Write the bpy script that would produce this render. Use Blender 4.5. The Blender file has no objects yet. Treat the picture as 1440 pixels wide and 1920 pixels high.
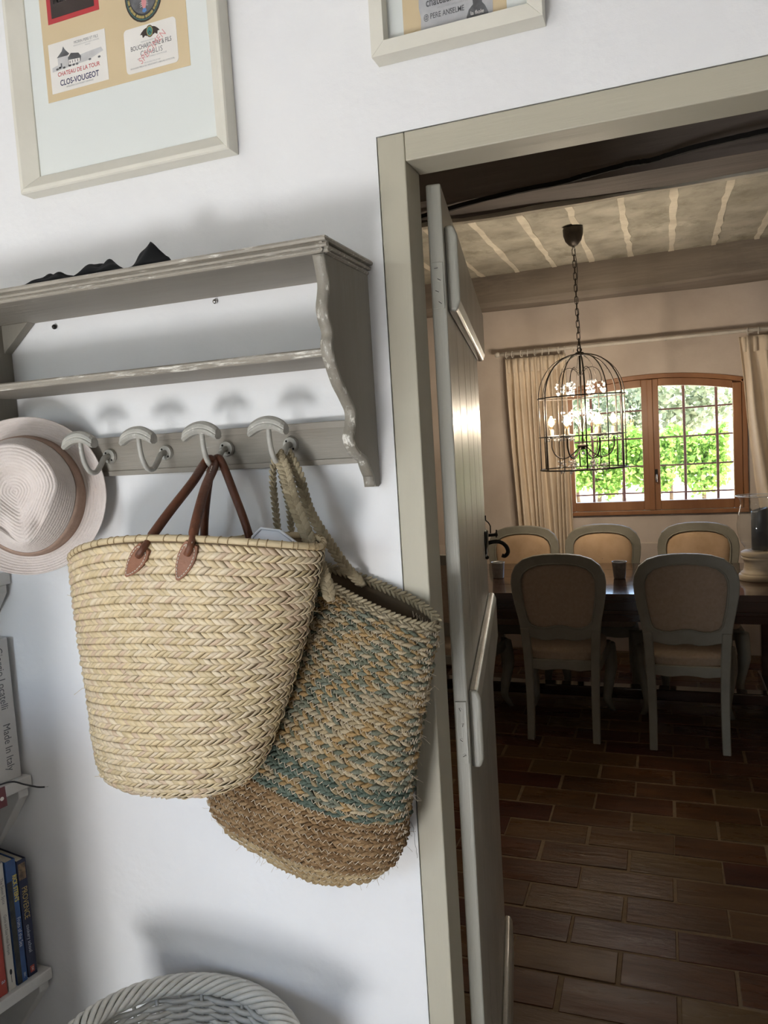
import bpy, bmesh, math, random
from mathutils import Vector, Matrix
random.seed(7)
PI = math.pi
S = bpy.context.scene
COL = S.collection

# ------------------------------------------------------------------ camera
cam = bpy.data.cameras.new('camera'); cam_o = bpy.data.objects.new('camera', cam); COL.objects.link(cam_o)
r_ = Vector((0.93743, 0.342747, -0.061232)); u_ = Vector((0.026821, 0.104256, 0.994189)); f_ = Vector((-0.347139, 0.933625, -0.08854))
cam_o.matrix_world = Matrix(((r_.x, u_.x, -f_.x, 0.0), (r_.y, u_.y, -f_.y, -1.15), (r_.z, u_.z, -f_.z, 1.62), (0, 0, 0, 1)))
cam.sensor_fit = 'VERTICAL'; cam.sensor_height = 36.0; cam.lens = 36.0 * 1434.6 / 1920.0
cam.clip_start = 0.02; cam.clip_end = 900
S.camera = cam_o
S.view_settings.view_transform = 'Standard'; S.view_settings.look = 'None'
S.view_settings.exposure = 0.0; S.view_settings.gamma = 1.0; S.view_settings.use_curve_mapping = False

# ------------------------------------------------------------------ sky, sun, daylight
W = bpy.data.worlds.new('sky'); S.world = W; W.use_nodes = True
nt = W.node_tree; bg = nt.nodes['Background']; sky = nt.nodes.new('ShaderNodeTexSky')
sky.sky_type = 'NISHITA'; sky.sun_disc = False; sky.sun_elevation = math.radians(52); sky.sun_rotation = math.radians(120)
sky.air_density = 1.0; sky.dust_density = 2.0
nt.links.new(sky.outputs[0], bg.inputs[0]); bg.inputs[1].default_value = 1.5

def area(name, loc, look, sx, sy, power, color, spread=180):
    d = bpy.data.lights.new(name, 'AREA'); d.shape = 'RECTANGLE'; d.size = sx; d.size_y = sy; d.energy = power; d.color = color
    d.spread = math.radians(spread)
    o = bpy.data.objects.new(name, d); COL.objects.link(o); o.location = loc
    o.rotation_euler = (Vector(look) - Vector(loc)).to_track_quat('-Z', 'Y').to_euler()
    return o
sd = bpy.data.lights.new('sun', 'SUN'); sd.energy = 26.0; sd.angle = math.radians(0.6); sd.color = (1.0, 0.95, 0.86)
so = bpy.data.objects.new('sun', sd); COL.objects.link(so); so.location = (8, -6, 12)
so.rotation_euler = (-Vector((0.55, -0.40, 0.75))).to_track_quat('-Z', 'Y').to_euler()
# assumed lamp standing in for daylight bounce, outside a low opening behind the camera
area('assumed_bounce_lamp', (-0.86, -3.15, 0.03), (-0.86, 0, 1.30), 0.8, 0.7, 60, (0.94, 0.97, 1.0))
# added soft fill lamp, set in an opening cut high in the back wall
area('back_wall_fill', (-1.45, -2.62, 1.75), (-0.6, 0, 1.3), 0.7, 1.0, 5, (0.86, 0.96, 1.0))
# skylight entering by the dining room window
pt = area('window_portal', (-0.09, 4.70, 1.48), (-0.09, 0, 1.48), 1.2, 1.0, 1, (1, 1, 1)); pt.data.cycles.is_portal = True

# ------------------------------------------------------------------ helpers
def tag(o, label=None, cat=None, group=None, kind=None):
    if label: o['label'] = label
    if cat: o['category'] = cat
    if group: o['group'] = group
    if kind: o['kind'] = kind
    return o
def empty(name, loc=(0, 0, 0), rz=0.0, label=None, cat=None, group=None, kind=None):
    o = bpy.data.objects.new(name, None); COL.objects.link(o); o.location = loc; o.rotation_euler = (0, 0, rz)
    o.empty_display_size = 0.05
    return tag(o, label, cat, group, kind)
def copy_tree(o, parent=None):
    c = o.copy(); COL.objects.link(c); c.parent = parent
    for ch in list(o.children): copy_tree(ch, c)
    return c

class MB:
    """collects geometry; build() links it as one mesh object"""
    def __init__(s): s.v = []; s.f = []
    def add(s, vs, fs):
        n = len(s.v); s.v += [tuple(p) for p in vs]; s.f += [tuple(i + n for i in q) for q in fs]; return s
    def box(s, x0, x1, y0, y1, z0, z1):
        return s.add([(x0,y0,z0),(x1,y0,z0),(x1,y1,z0),(x0,y1,z0),(x0,y0,z1),(x1,y0,z1),(x1,y1,z1),(x0,y1,z1)],
                     [(3,2,1,0),(4,5,6,7),(0,1,5,4),(1,2,6,5),(2,3,7,6),(3,0,4,7)])
    def prism(s, poly, fn0, fn1):
        """poly of (a,b); fn maps (a,b) to 3-D for the two caps"""
        n = len(poly)
        vs = [fn0(a, b) for a, b in poly] + [fn1(a, b) for a, b in poly]
        fs = [tuple(range(n))[::-1], tuple(range(n, 2*n))] + [(i, (i+1) % n, n + (i+1) % n, n + i) for i in range(n)]
        return s.add(vs, fs)
    def tube(s, path, r, n=8, closed=False, caps=True):
        P = [Vector(p) for p in path]; m = len(P)
        R = r if isinstance(r, (list, tuple)) else [r] * m
        T = []
        for i in range(m):
            if closed: t = P[(i+1) % m] - P[i-1]
            else: t = P[min(i+1, m-1)] - P[max(i-1, 0)]
            T.append(t.normalized() if t.length > 1e-9 else Vector((0, 0, 1)))
        ref = Vector((0, 0, 1)) if abs(T[0].z) < 0.9 else Vector((1, 0, 0))
        nrm = T[0].cross(ref).normalized(); base = len(s.v)
        for i in range(m):
            nrm = (nrm - T[i] * nrm.dot(T[i]))
            nrm = nrm.normalized() if nrm.length > 1e-6 else T[i].orthogonal().normalized()
            b = T[i].cross(nrm)
            for k in range(n):
                a = 2 * PI * k / n
                s.v.append(tuple(P[i] + (nrm * math.cos(a) + b * math.sin(a)) * R[i]))
        for i in range(m if closed else m - 1):
            j = (i + 1) % m
            for k in range(n):
                l = (k + 1) % n
                s.f.append((base + i*n + k, base + i*n + l, base + j*n + l, base + j*n + k))
        if caps and not closed:
            s.f.append(tuple(base + k for k in range(n))[::-1]); s.f.append(tuple(base + (m-1)*n + k for k in range(n)))
        return s
    def ribbon(s, path, wid, thick, up):
        """flat strap along path: wid across, thick along up (vector or list of vectors)"""
        P = [Vector(p) for p in path]; m = len(P); base = len(s.v)
        for i in range(m):
            t = (P[min(i+1, m-1)] - P[max(i-1, 0)]).normalized(); u = Vector(up[i] if isinstance(up, list) else up)
            u = (u - t * u.dot(t)).normalized(); a = t.cross(u)
            w = (wid[i] if isinstance(wid, list) else wid) / 2
            for q in (a*w*0.9 + u*thick/2, a*w, a*w*0.9 - u*thick/2, -a*w*0.9 - u*thick/2, -a*w, -a*w*0.9 + u*thick/2):
                s.v.append(tuple(P[i] + q))
        for i in range(m - 1):
            for k in range(6):
                l = (k + 1) % 6
                s.f.append((base + i*6 + k, base + i*6 + l, base + i*6 + 6 + l, base + i*6 + 6 + k))
        s.f.append(tuple(base + k for k in range(6))[::-1]); s.f.append(tuple(base + (m-1)*6 + k for k in range(6)))
        return s
    def lathe(s, prof, c=(0, 0, 0), n=24):
        c = Vector(c); base = len(s.v); m = len(prof)
        for r, z in prof:
            for k in range(n):
                a = 2*PI*k/n; s.v.append((c.x + r*math.cos(a), c.y + r*math.sin(a), c.z + z))
        for i in range(m - 1):
            for k in range(n):
                l = (k+1) % n; s.f.append((base+i*n+k, base+i*n+l, base+(i+1)*n+l, base+(i+1)*n+k))
        if prof[0][0] > 1e-5: s.f.append(tuple(base + k for k in range(n))[::-1])
        if prof[-1][0] > 1e-5: s.f.append(tuple(base + (m-1)*n + k for k in range(n)))
        return s
    def grid(s, fn, nu, nv, cu=False, flip=False):
        base = len(s.v)
        for j in range(nv + 1):
            for i in range(nu if cu else nu + 1): s.v.append(tuple(fn(i / nu, j / nv)))
        w = nu if cu else nu + 1
        for j in range(nv):
            for i in range(nu):
                k = (i + 1) % w if cu else i + 1
                q = (base + j*w + i, base + j*w + k, base + (j+1)*w + k, base + (j+1)*w + i)
                s.f.append(q[::-1] if flip else q)
        return s
    def ball(s, c, r, n=8, m=6, sc=(1, 1, 1)):
        c = Vector(c)
        def f(u, v):
            th = 2*PI*u; ph = PI*v
            return (c.x + r*sc[0]*math.sin(ph)*math.cos(th), c.y + r*sc[1]*math.sin(ph)*math.sin(th), c.z - r*sc[2]*math.cos(ph))
        return s.grid(f, n, m, cu=True)
    def build(s, name, mat, parent=None, smooth=False, bevel=0.0, local=False, solid=0.0, segs=2, fix=True):
        me = bpy.data.meshes.new(name)
        off = Vector((0, 0, 0))
        if parent is not None and not local:
            p = parent
            while p is not None: off += p.location; p = p.parent
        me.from_pydata([(x - off.x, y - off.y, z - off.z) for x, y, z in s.v], [], s.f)
        if fix:
            bm = bmesh.new(); bm.from_mesh(me); bmesh.ops.recalc_face_normals(bm, faces=bm.faces); bm.to_mesh(me); bm.free()
        me.materials.append(M[mat] if isinstance(mat, str) else mat)
        if smooth:
            for q in me.polygons: q.use_smooth = True
        o = bpy.data.objects.new(name, me); COL.objects.link(o)
        if parent is not None: o.parent = parent
        if solid:
            md = o.modifiers.new('solid', 'SOLIDIFY'); md.thickness = solid; md.offset = 0
        if bevel:
            md = o.modifiers.new('bevel', 'BEVEL'); md.width = bevel; md.segments = segs; md.limit_method = 'ANGLE'; md.angle_limit = math.radians(35)
            md.harden_normals = False
        return o
def box(name, mat, parent, x0, x1, y0, y1, z0, z1, bevel=0.0, **k):
    return MB().box(x0, x1, y0, y1, z0, z1).build(name, mat, parent, bevel=bevel, **k)
def arc(c, r, a0, a1, n, ax=(1, 0, 0), ay=(0, 0, 1)):
    c = Vector(c); ax = Vector(ax); ay = Vector(ay)
    return [c + ax*r*math.cos(a0 + (a1-a0)*i/n) + ay*r*math.sin(a0 + (a1-a0)*i/n) for i in range(n + 1)]
def spline(pts, n=8):
    P = [Vector(p) for p in pts]; out = []
    for i in range(len(P) - 1):
        p0 = P[max(i-1, 0)]; p1 = P[i]; p2 = P[i+1]; p3 = P[min(i+2, len(P)-1)]
        for k in range(n):
            t = k / n
            out.append(0.5*((2*p1) + (p2-p0)*t + (2*p0-5*p1+4*p2-p3)*t*t + (3*p1-p0-3*p2+p3)*t*t*t))
    return out + [P[-1]]
def lerp(tab, x):
    """piecewise smooth lookup in [(x, v...)]"""
    if x <= tab[0][0]: return tab[0][1:]
    for a, b in zip(tab, tab[1:]):
        if x <= b[0]:
            t = (x - a[0]) / (b[0] - a[0]); return tuple(p + (q - p)*t for p, q in zip(a[1:], b[1:]))
    return tab[-1][1:]

# ------------------------------------------------------------------ materials
M = {}
def mat(name, c, c2=None, rough=0.6, ns=8.0, stretch=(1, 1, 1), bump=0.0, bs=40.0, bstretch=None, metal=0.0, island=None, coat=0.0,
        emit=None, estr=0.0, trans=0.0, spec=0.5, pos=(0.35, 0.68), sheen=0.0, detail=6, wear=None, rvar=0.0, bump2=None, subsurf=0.0):
    m = bpy.data.materials.new(name); m.use_nodes = True; M[name] = m
    n = m.node_tree.nodes; l = m.node_tree.links; b = n['Principled BSDF']
    tc = n.new('ShaderNodeTexCoord'); oi = n.new('ShaderNodeObjectInfo')
    ofs = n.new('ShaderNodeMath'); ofs.operation = 'MULTIPLY'; ofs.inputs[1].default_value = 37.0; l.new(oi.outputs['Random'], ofs.inputs[0])
    def mp(st):
        q = n.new('ShaderNodeMapping'); q.inputs['Scale'].default_value = st; l.new(tc.outputs['Object'], q.inputs[0]); l.new(ofs.outputs[0], q.inputs['Location']); return q.outputs[0]
    def noise(st, sc, det=6, rg=0.6):
        q = n.new('ShaderNodeTexNoise'); q.inputs['Scale'].default_value = sc; q.inputs['Detail'].default_value = det; q.inputs['Roughness'].default_value = rg
        l.new(mp(st), q.inputs['Vector']); return q.outputs['Fac']
    def ramp(src, stops, const=False):
        q = n.new('ShaderNodeValToRGB'); e = q.color_ramp.elements
        if const: q.color_ramp.interpolation = 'CONSTANT'
        while len(e) < len(stops): e.new(0.5)
        for el, (p, cc) in zip(e, stops): el.position = p; el.color = (*cc, 1)
        l.new(src, q.inputs[0]); return q.outputs[0]
    def mix(fac, a, bb, mode='MIX'):
        q = n.new('ShaderNodeMix'); q.data_type = 'RGBA'; q.blend_type = mode
        if hasattr(fac, 'links'): l.new(fac, q.inputs[0])
        else: q.inputs[0].default_value = fac
        for s_, i in ((a, 6), (bb, 7)):
            if hasattr(s_, 'links'): l.new(s_, q.inputs[i])
            else: q.inputs[i].default_value = (*s_, 1)
        return q.outputs[2]
    c2 = c2 or tuple(x*0.88 for x in c)
    base = ramp(noise(stretch, ns, detail), [(pos[0], c2), (pos[1], c)])
    if island:
        g = n.new('ShaderNodeNewGeometry')
        isl = ramp(g.outputs['Random Per Island'], [(i/len(island), q) for i, q in enumerate(island)], True)
        base = mix(0.78, base, isl)
    if wear:
        wc, ws, wst, lo, hi = wear
        wm = ramp(noise(wst, ws, 8, 0.7), [(lo, (0, 0, 0)), (hi, (1, 1, 1))])
        base = mix(wm, base, wc)
    l.new(base, b.inputs['Base Color'])
    b.inputs['Roughness'].default_value = rough; b.inputs['Metallic'].default_value = metal
    if rvar:
        q = n.new('ShaderNodeMapRange'); q.inputs[3].default_value = max(0.02, rough - rvar); q.inputs[4].default_value = min(1, rough + rvar)
        q.inputs[1].default_value = 0.3; q.inputs[2].default_value = 0.7
        l.new(noise(stretch, ns*0.7, 5), q.inputs[0]); l.new(q.outputs[0], b.inputs['Roughness'])
    b.inputs['Specular IOR Level'].default_value = spec; b.inputs['Coat Weight'].default_value = coat; b.inputs['Coat Roughness'].default_value = 0.12
    b.inputs['Transmission Weight'].default_value = trans; b.inputs['Sheen Weight'].default_value = sheen
    if subsurf: b.inputs['Subsurface Weight'].default_value = subsurf; b.inputs['Subsurface Radius'].default_value = (0.01, 0.006, 0.004)
    if emit: b.inputs['Emission Color'].default_value = (*emit, 1); b.inputs['Emission Strength'].default_value = estr
    if bump:
        q = n.new('ShaderNodeBump'); q.inputs['Strength'].default_value = bump; q.inputs['Distance'].default_value = 0.01
        l.new(noise(bstretch or (1, 1, 1), bs, 8, 0.65), q.inputs['Height'])
        last = q
        if bump2:
            q2 = n.new('ShaderNodeBump'); q2.inputs['Strength'].default_value = bump2[0]; q2.inputs['Distance'].default_value = 0.02
            l.new(noise((1, 1, 1), bump2[1], 4, 0.5), q2.inputs['Height']); l.new(q.outputs[0], q2.inputs['Normal']); last = q2
        l.new(last.outputs[0], b.inputs['Normal'])
    return m
mat('plaster_white', (0.83, 0.825, 0.82), (0.79, 0.785, 0.785), 0.75, 3, bump=0.14, bs=24, spec=0.25, bump2=(0.6, 5.0))
mat('plaster_dining', (0.68, 0.61, 0.55), (0.58, 0.51, 0.45), 0.85, 2.2, bump=0.2, bs=14, spec=0.2, bump2=(0.3, 3.0))
mat('ceiling_white', (0.78, 0.77, 0.75), None, 0.85, 3)
mat('trim_paint', (0.47, 0.435, 0.335), (0.43, 0.395, 0.305), 0.48, 6, (1, 1, 0.15), bump=0.12, bs=60, bstretch=(1, 1, 0.06), rvar=0.08)
mat('trim_paint_h', (0.47, 0.435, 0.335), (0.43, 0.395, 0.305), 0.48, 6, (0.15, 1, 1), bump=0.12, bs=60, bstretch=(0.06, 1, 1), rvar=0.08)
mat('door_paint', (0.42, 0.405, 0.345), (0.34, 0.33, 0.28), 0.36, 7, (1, 1, 0.12), bump=0.25, bs=50, bstretch=(1, 1, 0.05), rvar=0.08, coat=0.1)
mat('rack_paint', (0.30, 0.268, 0.225), (0.235, 0.21, 0.172), 0.55, 9, (0.2, 1, 1), bump=0.2, bs=70, bstretch=(0.06, 1, 1), wear=((0.55, 0.52, 0.46), 60, (0.15, 1, 1), 0.66, 0.74))
mat('rack_side', (0.27, 0.245, 0.205), (0.21, 0.19, 0.155), 0.6, 9, (1, 1, 0.2), bump=0.2, bs=70, bstretch=(1, 1, 0.06))
mat('rack_edge', (0.36, 0.325, 0.27), (0.27, 0.24, 0.195), 0.42, 20, (0.3, 1, 1), bump=0.25, bs=90, wear=((0.74, 0.71, 0.64), 110, (0.16, 1, 1), 0.57, 0.66))
mat('rack_bead', (0.33, 0.30, 0.25), (0.24, 0.215, 0.175), 0.4, 20, (1, 1, 0.3), bump=0.25, bs=90, wear=((0.74, 0.71, 0.64), 90, (1, 1, 0.3), 0.55, 0.64))
mat('hook_paint', (0.47, 0.45, 0.40), (0.36, 0.345, 0.305), 0.5, 40, bump=0.2, bs=120, wear=((0.66, 0.64, 0.59), 70, (1, 1, 1), 0.60, 0.68))
mat('frame_paint', (0.74, 0.71, 0.62), (0.69, 0.66, 0.57), 0.5, 10, bump=0.06, bs=60)
mat('mount_board', (0.74, 0.765, 0.735), (0.72, 0.745, 0.715), 0.9, 3, spec=0.1)
mat('sheet_beige', (0.66, 0.53, 0.33), (0.62, 0.49, 0.30), 0.9, 6)
mat('paper_white', (0.80, 0.77, 0.72), (0.76, 0.73, 0.68), 0.9, 20)
mat('paper_grey', (0.52, 0.52, 0.52), (0.40, 0.40, 0.41), 0.9, 26, bump=0.1)
mat('ink_black', (0.03, 0.03, 0.035), None, 0.8, 5)
mat('ink_grey', (0.16, 0.16, 0.17), (0.08, 0.08, 0.08), 0.85, 60)
mat('ink_lightgrey', (0.42, 0.42, 0.42), (0.30, 0.30, 0.30), 0.85, 80)
mat('ink_red', (0.52, 0.06, 0.06), None, 0.85, 5)
mat('ink_pink', (0.70, 0.30, 0.30), None, 0.85, 5)
mat('ink_navy', (0.05, 0.05, 0.12), None, 0.85, 5)
mat('label_red', (0.50, 0.035, 0.04), None, 0.7, 5)
mat('label_brown', (0.035, 0.02, 0.015), None, 0.7, 5)
mat('label_gold', (0.42, 0.33, 0.10), None, 0.6, 5)
mat('label_teal', (0.04, 0.22, 0.20), None, 0.6, 30)
mat('label_blue', (0.10, 0.25, 0.55), None, 0.6, 5)
mat('straw', (0.634, 0.507, 0.325), (0.528, 0.398, 0.234), 0.38, 14, bump=0.2, bs=160, spec=0.5,
    island=[(0.634, 0.507, 0.317), (0.686, 0.565, 0.375), (0.598, 0.465, 0.275), (0.651, 0.532, 0.384), (0.563, 0.415, 0.292), (0.669, 0.532, 0.317), (0.616, 0.499, 0.334), (0.704, 0.590, 0.417), (0.546, 0.432, 0.250), (0.651, 0.524, 0.350)])
mat('straw_rim', (0.62, 0.50, 0.31), (0.50, 0.39, 0.23), 0.5, 30, bump=0.3, bs=120)
mat('straw_bind', (0.34, 0.24, 0.12), (0.26, 0.18, 0.09), 0.7, 30)
mat('straw_gap_shade', (0.17, 0.11, 0.055), (0.11, 0.07, 0.035), 0.8, 30)
mat('leather', (0.17, 0.055, 0.022), (0.085, 0.026, 0.011), 0.36, 12, (1, 1, 1), bump=0.3, bs=110, spec=0.5)
mat('leather_patch', (0.26, 0.105, 0.05), (0.19, 0.07, 0.03), 0.45, 30, bump=0.25, bs=160)
mat('thread', (0.75, 0.70, 0.60), None, 0.8, 30)
mat('jute_mix', (0.40, 0.30, 0.17), (0.25, 0.24, 0.17), 0.85, 20, bump=0.7, bs=260, spec=0.2,
    island=[(0.14, 0.165, 0.12), (0.52, 0.32, 0.13), (0.50, 0.40, 0.26), (0.43, 0.27, 0.11), (0.185, 0.21, 0.16), (0.60, 0.48, 0.31), (0.155, 0.18, 0.135), (0.46, 0.35, 0.20), (0.22, 0.25, 0.20)])
mat('jute_teal', (0.16, 0.19, 0.155), (0.11, 0.14, 0.115), 0.85, 20, bump=0.7, bs=260, spec=0.2,
    island=[(0.12, 0.155, 0.12), (0.16, 0.195, 0.15), (0.42, 0.30, 0.16), (0.11, 0.14, 0.105), (0.14, 0.175, 0.135)])
mat('jute_brown', (0.34, 0.21, 0.10), (0.22, 0.13, 0.06), 0.75, 20, bump=0.6, bs=260, spec=0.25,
    island=[(0.27, 0.16, 0.075), (0.33, 0.205, 0.10), (0.21, 0.12, 0.055), (0.38, 0.25, 0.13)])
mat('jute_pale', (0.46, 0.33, 0.18), (0.36, 0.25, 0.13), 0.8, 20, bump=0.6, bs=260, spec=0.2,
    island=[(0.46, 0.34, 0.19), (0.38, 0.26, 0.13), (0.52, 0.39, 0.22)])
mat('jute_strap', (0.40, 0.33, 0.22), (0.28, 0.22, 0.13), 0.85, 40, bump=0.6, bs=200, spec=0.2,
    island=[(0.42, 0.35, 0.23), (0.34, 0.28, 0.18), (0.48, 0.40, 0.27)])
mat('jute_core', (0.10, 0.07, 0.04), None, 0.95, 20)
mat('jute_stitch', (0.66, 0.56, 0.42), None, 0.9, 20)
mat('hat_straw', (0.72, 0.64, 0.59), (0.66, 0.58, 0.53), 0.7, 40, bump=0.35, bs=190, spec=0.25)
mat('hat_band', (0.44, 0.30, 0.23), (0.36, 0.24, 0.18), 0.75, 60, bump=0.3, bs=260)
mat('black_cloth', (0.006, 0.006, 0.007), (0.010, 0.010, 0.011), 0.9, 20, sheen=0.03, spec=0.15)
mat('shelf_white', (0.70, 0.68, 0.65), (0.64, 0.62, 0.59), 0.5, 10, bump=0.15, bs=40)
mat('plastic_white', (0.88, 0.89, 0.93), None, 0.4, 5)
mat('book_white', (0.62, 0.60, 0.57), (0.58, 0.56, 0.53), 0.5, 20)
mat('book_pages', (0.68, 0.62, 0.50), (0.58, 0.52, 0.42), 0.9, 200, (1, 1, 0.02))
mat('book_navy', (0.016, 0.022, 0.06), None, 0.35, 5)
mat('book_blue', (0.035, 0.11, 0.30), (0.02, 0.06, 0.18), 0.35, 18)
mat('book_cream', (0.62, 0.59, 0.52), None, 0.5, 5)
mat('book_red', (0.42, 0.05, 0.03), None, 0.4, 5)
mat('book_maroon', (0.14, 0.015, 0.02), None, 0.4, 5)
mat('print_gold', (0.55, 0.42, 0.14), None, 0.5, 5)
mat('print_yellow', (0.65, 0.55, 0.12), None, 0.5, 5)
mat('print_pale', (0.55, 0.60, 0.68), None, 0.5, 5)
mat('print_dark', (0.05, 0.05, 0.035), (0.012, 0.014, 0.016), 0.5, 45)
mat('ink_wash', (0.60, 0.59, 0.58), (0.50, 0.49, 0.48), 0.9, 60)
mat('print_sepia', (0.34, 0.22, 0.12), (0.10, 0.07, 0.05), 0.6, 120)
mat('cable_black', (0.012, 0.012, 0.014), None, 0.4, 5)
mat('wicker_white', (0.76, 0.74, 0.68), (0.62, 0.60, 0.54), 0.5, 25, bump=0.25, bs=120)
mat('iron_black', (0.014, 0.013, 0.012), (0.03, 0.026, 0.022), 0.45, 30, metal=0.6, bump=0.3, bs=90)
mat('iron_cage', (0.028, 0.023, 0.019), (0.05, 0.04, 0.03), 0.45, 30, metal=0.5)
mat('iron_rust', (0.24, 0.13, 0.11), (0.17, 0.09, 0.075), 0.8, 40)
mat('steel', (0.55, 0.54, 0.52), None, 0.3, 5, metal=1.0)
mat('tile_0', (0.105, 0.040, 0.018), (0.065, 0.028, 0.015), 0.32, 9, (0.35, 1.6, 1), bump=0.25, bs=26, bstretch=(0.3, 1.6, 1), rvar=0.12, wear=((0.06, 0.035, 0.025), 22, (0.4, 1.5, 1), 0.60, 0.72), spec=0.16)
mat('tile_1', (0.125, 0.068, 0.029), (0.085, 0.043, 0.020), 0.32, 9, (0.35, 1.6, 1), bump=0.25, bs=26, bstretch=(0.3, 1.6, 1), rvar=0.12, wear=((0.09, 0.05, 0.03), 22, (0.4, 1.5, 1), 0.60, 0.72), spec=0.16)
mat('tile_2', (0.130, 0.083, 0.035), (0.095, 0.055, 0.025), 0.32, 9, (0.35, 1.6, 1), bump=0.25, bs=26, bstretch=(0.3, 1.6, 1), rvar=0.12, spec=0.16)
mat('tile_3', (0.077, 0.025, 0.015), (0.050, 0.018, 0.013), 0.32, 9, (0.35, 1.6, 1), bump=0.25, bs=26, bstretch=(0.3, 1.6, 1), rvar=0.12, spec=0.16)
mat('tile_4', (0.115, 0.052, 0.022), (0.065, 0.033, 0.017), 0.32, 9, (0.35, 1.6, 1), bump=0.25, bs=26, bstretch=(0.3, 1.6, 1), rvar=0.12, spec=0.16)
mat('grout', (0.22, 0.155, 0.09), (0.16, 0.115, 0.07), 0.8, 30, bump=0.2)
mat('beam_wood', (0.27, 0.235, 0.20), (0.16, 0.135, 0.115), 0.75, 5, (0.12, 1, 1), bump=0.5, bs=16, bstretch=(0.08, 1, 1), wear=((0.30, 0.265, 0.22), 9, (0.15, 1, 1), 0.52, 0.72))
mat('beam_dark', (0.21, 0.175, 0.15), (0.12, 0.10, 0.085), 0.8, 5, (0.12, 1, 1), bump=0.5, bs=16, bstretch=(0.08, 1, 1), wear=((0.14, 0.12, 0.10), 8, (0.15, 1, 1), 0.54, 0.75))
mat('crack_dark', (0.006, 0.005, 0.004), None, 0.95, 5)
mat('ceiling_panel', (0.48, 0.46, 0.385), (0.31, 0.295, 0.24), 0.8, 4.5, bump=0.3, bs=14, wear=((0.22, 0.21, 0.16), 7, (1, 0.7, 1), 0.50, 0.72))
mat('ceiling_mortar', (0.72, 0.68, 0.57), (0.60, 0.56, 0.46), 0.9, 14, bump=0.3)
mat('window_wood', (0.37, 0.18, 0.08), (0.27, 0.12, 0.05), 0.38, 8, (1, 1, 0.12), bump=0.1, bs=40, bstretch=(1, 1, 0.06), coat=0.2)
mat('curtain', (0.80, 0.70, 0.57), (0.74, 0.64, 0.51), 0.9, 10, bump=0.12, bs=150, sheen=0.2, spec=0.1)
mat('rod_white', (0.74, 0.71, 0.65), None, 0.5, 20)
mat('chair_paint', (0.27, 0.265, 0.225), (0.22, 0.215, 0.18), 0.5, 10, bump=0.12, bs=60)
mat('linen', (0.42, 0.33, 0.255), (0.36, 0.28, 0.21), 0.95, 60, bump=0.25, bs=300, sheen=0.1, spec=0.1)
mat('linen_warm', (0.60, 0.44, 0.30), (0.52, 0.37, 0.24), 0.95, 12, bump=0.25, bs=300, sheen=0.1, spec=0.1)
mat('table_wood', (0.050, 0.024, 0.016), (0.030, 0.014, 0.010), 0.09, 8, (0.15, 1, 1), bump=0.02, bs=40, bstretch=(0.08, 1, 1), coat=0.5)
mat('zinc', (0.42, 0.43, 0.42), (0.30, 0.31, 0.31), 0.35, 60, metal=0.7)
mat('pedestal', (0.52, 0.45, 0.34), (0.38, 0.32, 0.23), 0.6, 20, (0.3, 0.3, 1))
mat('candle', (0.10, 0.105, 0.11), (0.08, 0.085, 0.09), 0.35, 10, spec=0.5)
mat('bark', (0.14, 0.095, 0.06), (0.08, 0.055, 0.035), 0.9, 20)
mat('ground_dry', (0.62, 0.54, 0.41), (0.50, 0.43, 0.30), 0.95, 0.6)
mat('terrace_stone', (0.5, 0.46, 0.40), None, 0.9, 3)
mat('hill', (0.16, 0.22, 0.17), (0.20, 0.26, 0.22), 0.95, 0.03)
mat('roof_tile', (0.4, 0.2, 0.12), None, 0.9, 3)
mat('near_tile', (0.32, 0.27, 0.22), (0.26, 0.21, 0.17), 0.5, 5)
def glass(name, tint=(1, 1, 1), rough=0.0, fac=1.0):
    m = bpy.data.materials.new(name); m.use_nodes = True; M[name] = m; n = m.node_tree.nodes; l = m.node_tree.links
    n.remove(n['Principled BSDF']); out = n['Material Output']
    t = n.new('ShaderNodeBsdfTransparent'); t.inputs[0].default_value = (*tint, 1)
    g = n.new('ShaderNodeBsdfGlossy'); g.inputs['Roughness'].default_value = rough
    fr = n.new('ShaderNodeLayerWeight'); fr.inputs[0].default_value = 0.5
    pw = n.new('ShaderNodeMath'); pw.operation = 'POWER'; pw.inputs[1].default_value = 4.0; l.new(fr.outputs['Facing'], pw.inputs[0])
    mu = n.new('ShaderNodeMath'); mu.operation = 'MULTIPLY_ADD'; mu.inputs[1].default_value = 0.55*fac; mu.inputs[2].default_value = 0.04*fac; l.new(pw.outputs[0], mu.inputs[0])
    mx = n.new('ShaderNodeMixShader'); l.new(mu.outputs[0], mx.inputs[0]); l.new(t.outputs[0], mx.inputs[1]); l.new(g.outputs[0], mx.inputs[2])
    l.new(mx.outputs[0], out.inputs[0])
glass('pane_glass'); glass('picture_glass', fac=0.35, rough=0.08); glass('lantern_glass', (0.94, 0.96, 0.97), fac=1.3); glass('bulb_glass', (1, 0.97, 0.9))
def leaf(name, c, c2):
    m = bpy.data.materials.new(name); m.use_nodes = True; M[name] = m; n = m.node_tree.nodes; l = m.node_tree.links
    b = n['Principled BSDF']; out = n['Material Output']; g = n.new('ShaderNodeNewGeometry'); rp = n.new('ShaderNodeValToRGB')
    rp.color_ramp.elements[0].color = (*c, 1); rp.color_ramp.elements[1].color = (*c2, 1)
    l.new(g.outputs['Random Per Island'], rp.inputs[0]); l.new(rp.outputs[0], b.inputs['Base Color']); b.inputs['Roughness'].default_value = 0.5
    t = n.new('ShaderNodeBsdfTranslucent'); l.new(rp.outputs[0], t.inputs[0])
    mx = n.new('ShaderNodeMixShader'); mx.inputs[0].default_value = 0.45
    l.new(b.outputs[0], mx.inputs[1]); l.new(t.outputs[0], mx.inputs[2]); l.new(mx.outputs[0], out.inputs[0])
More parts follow.
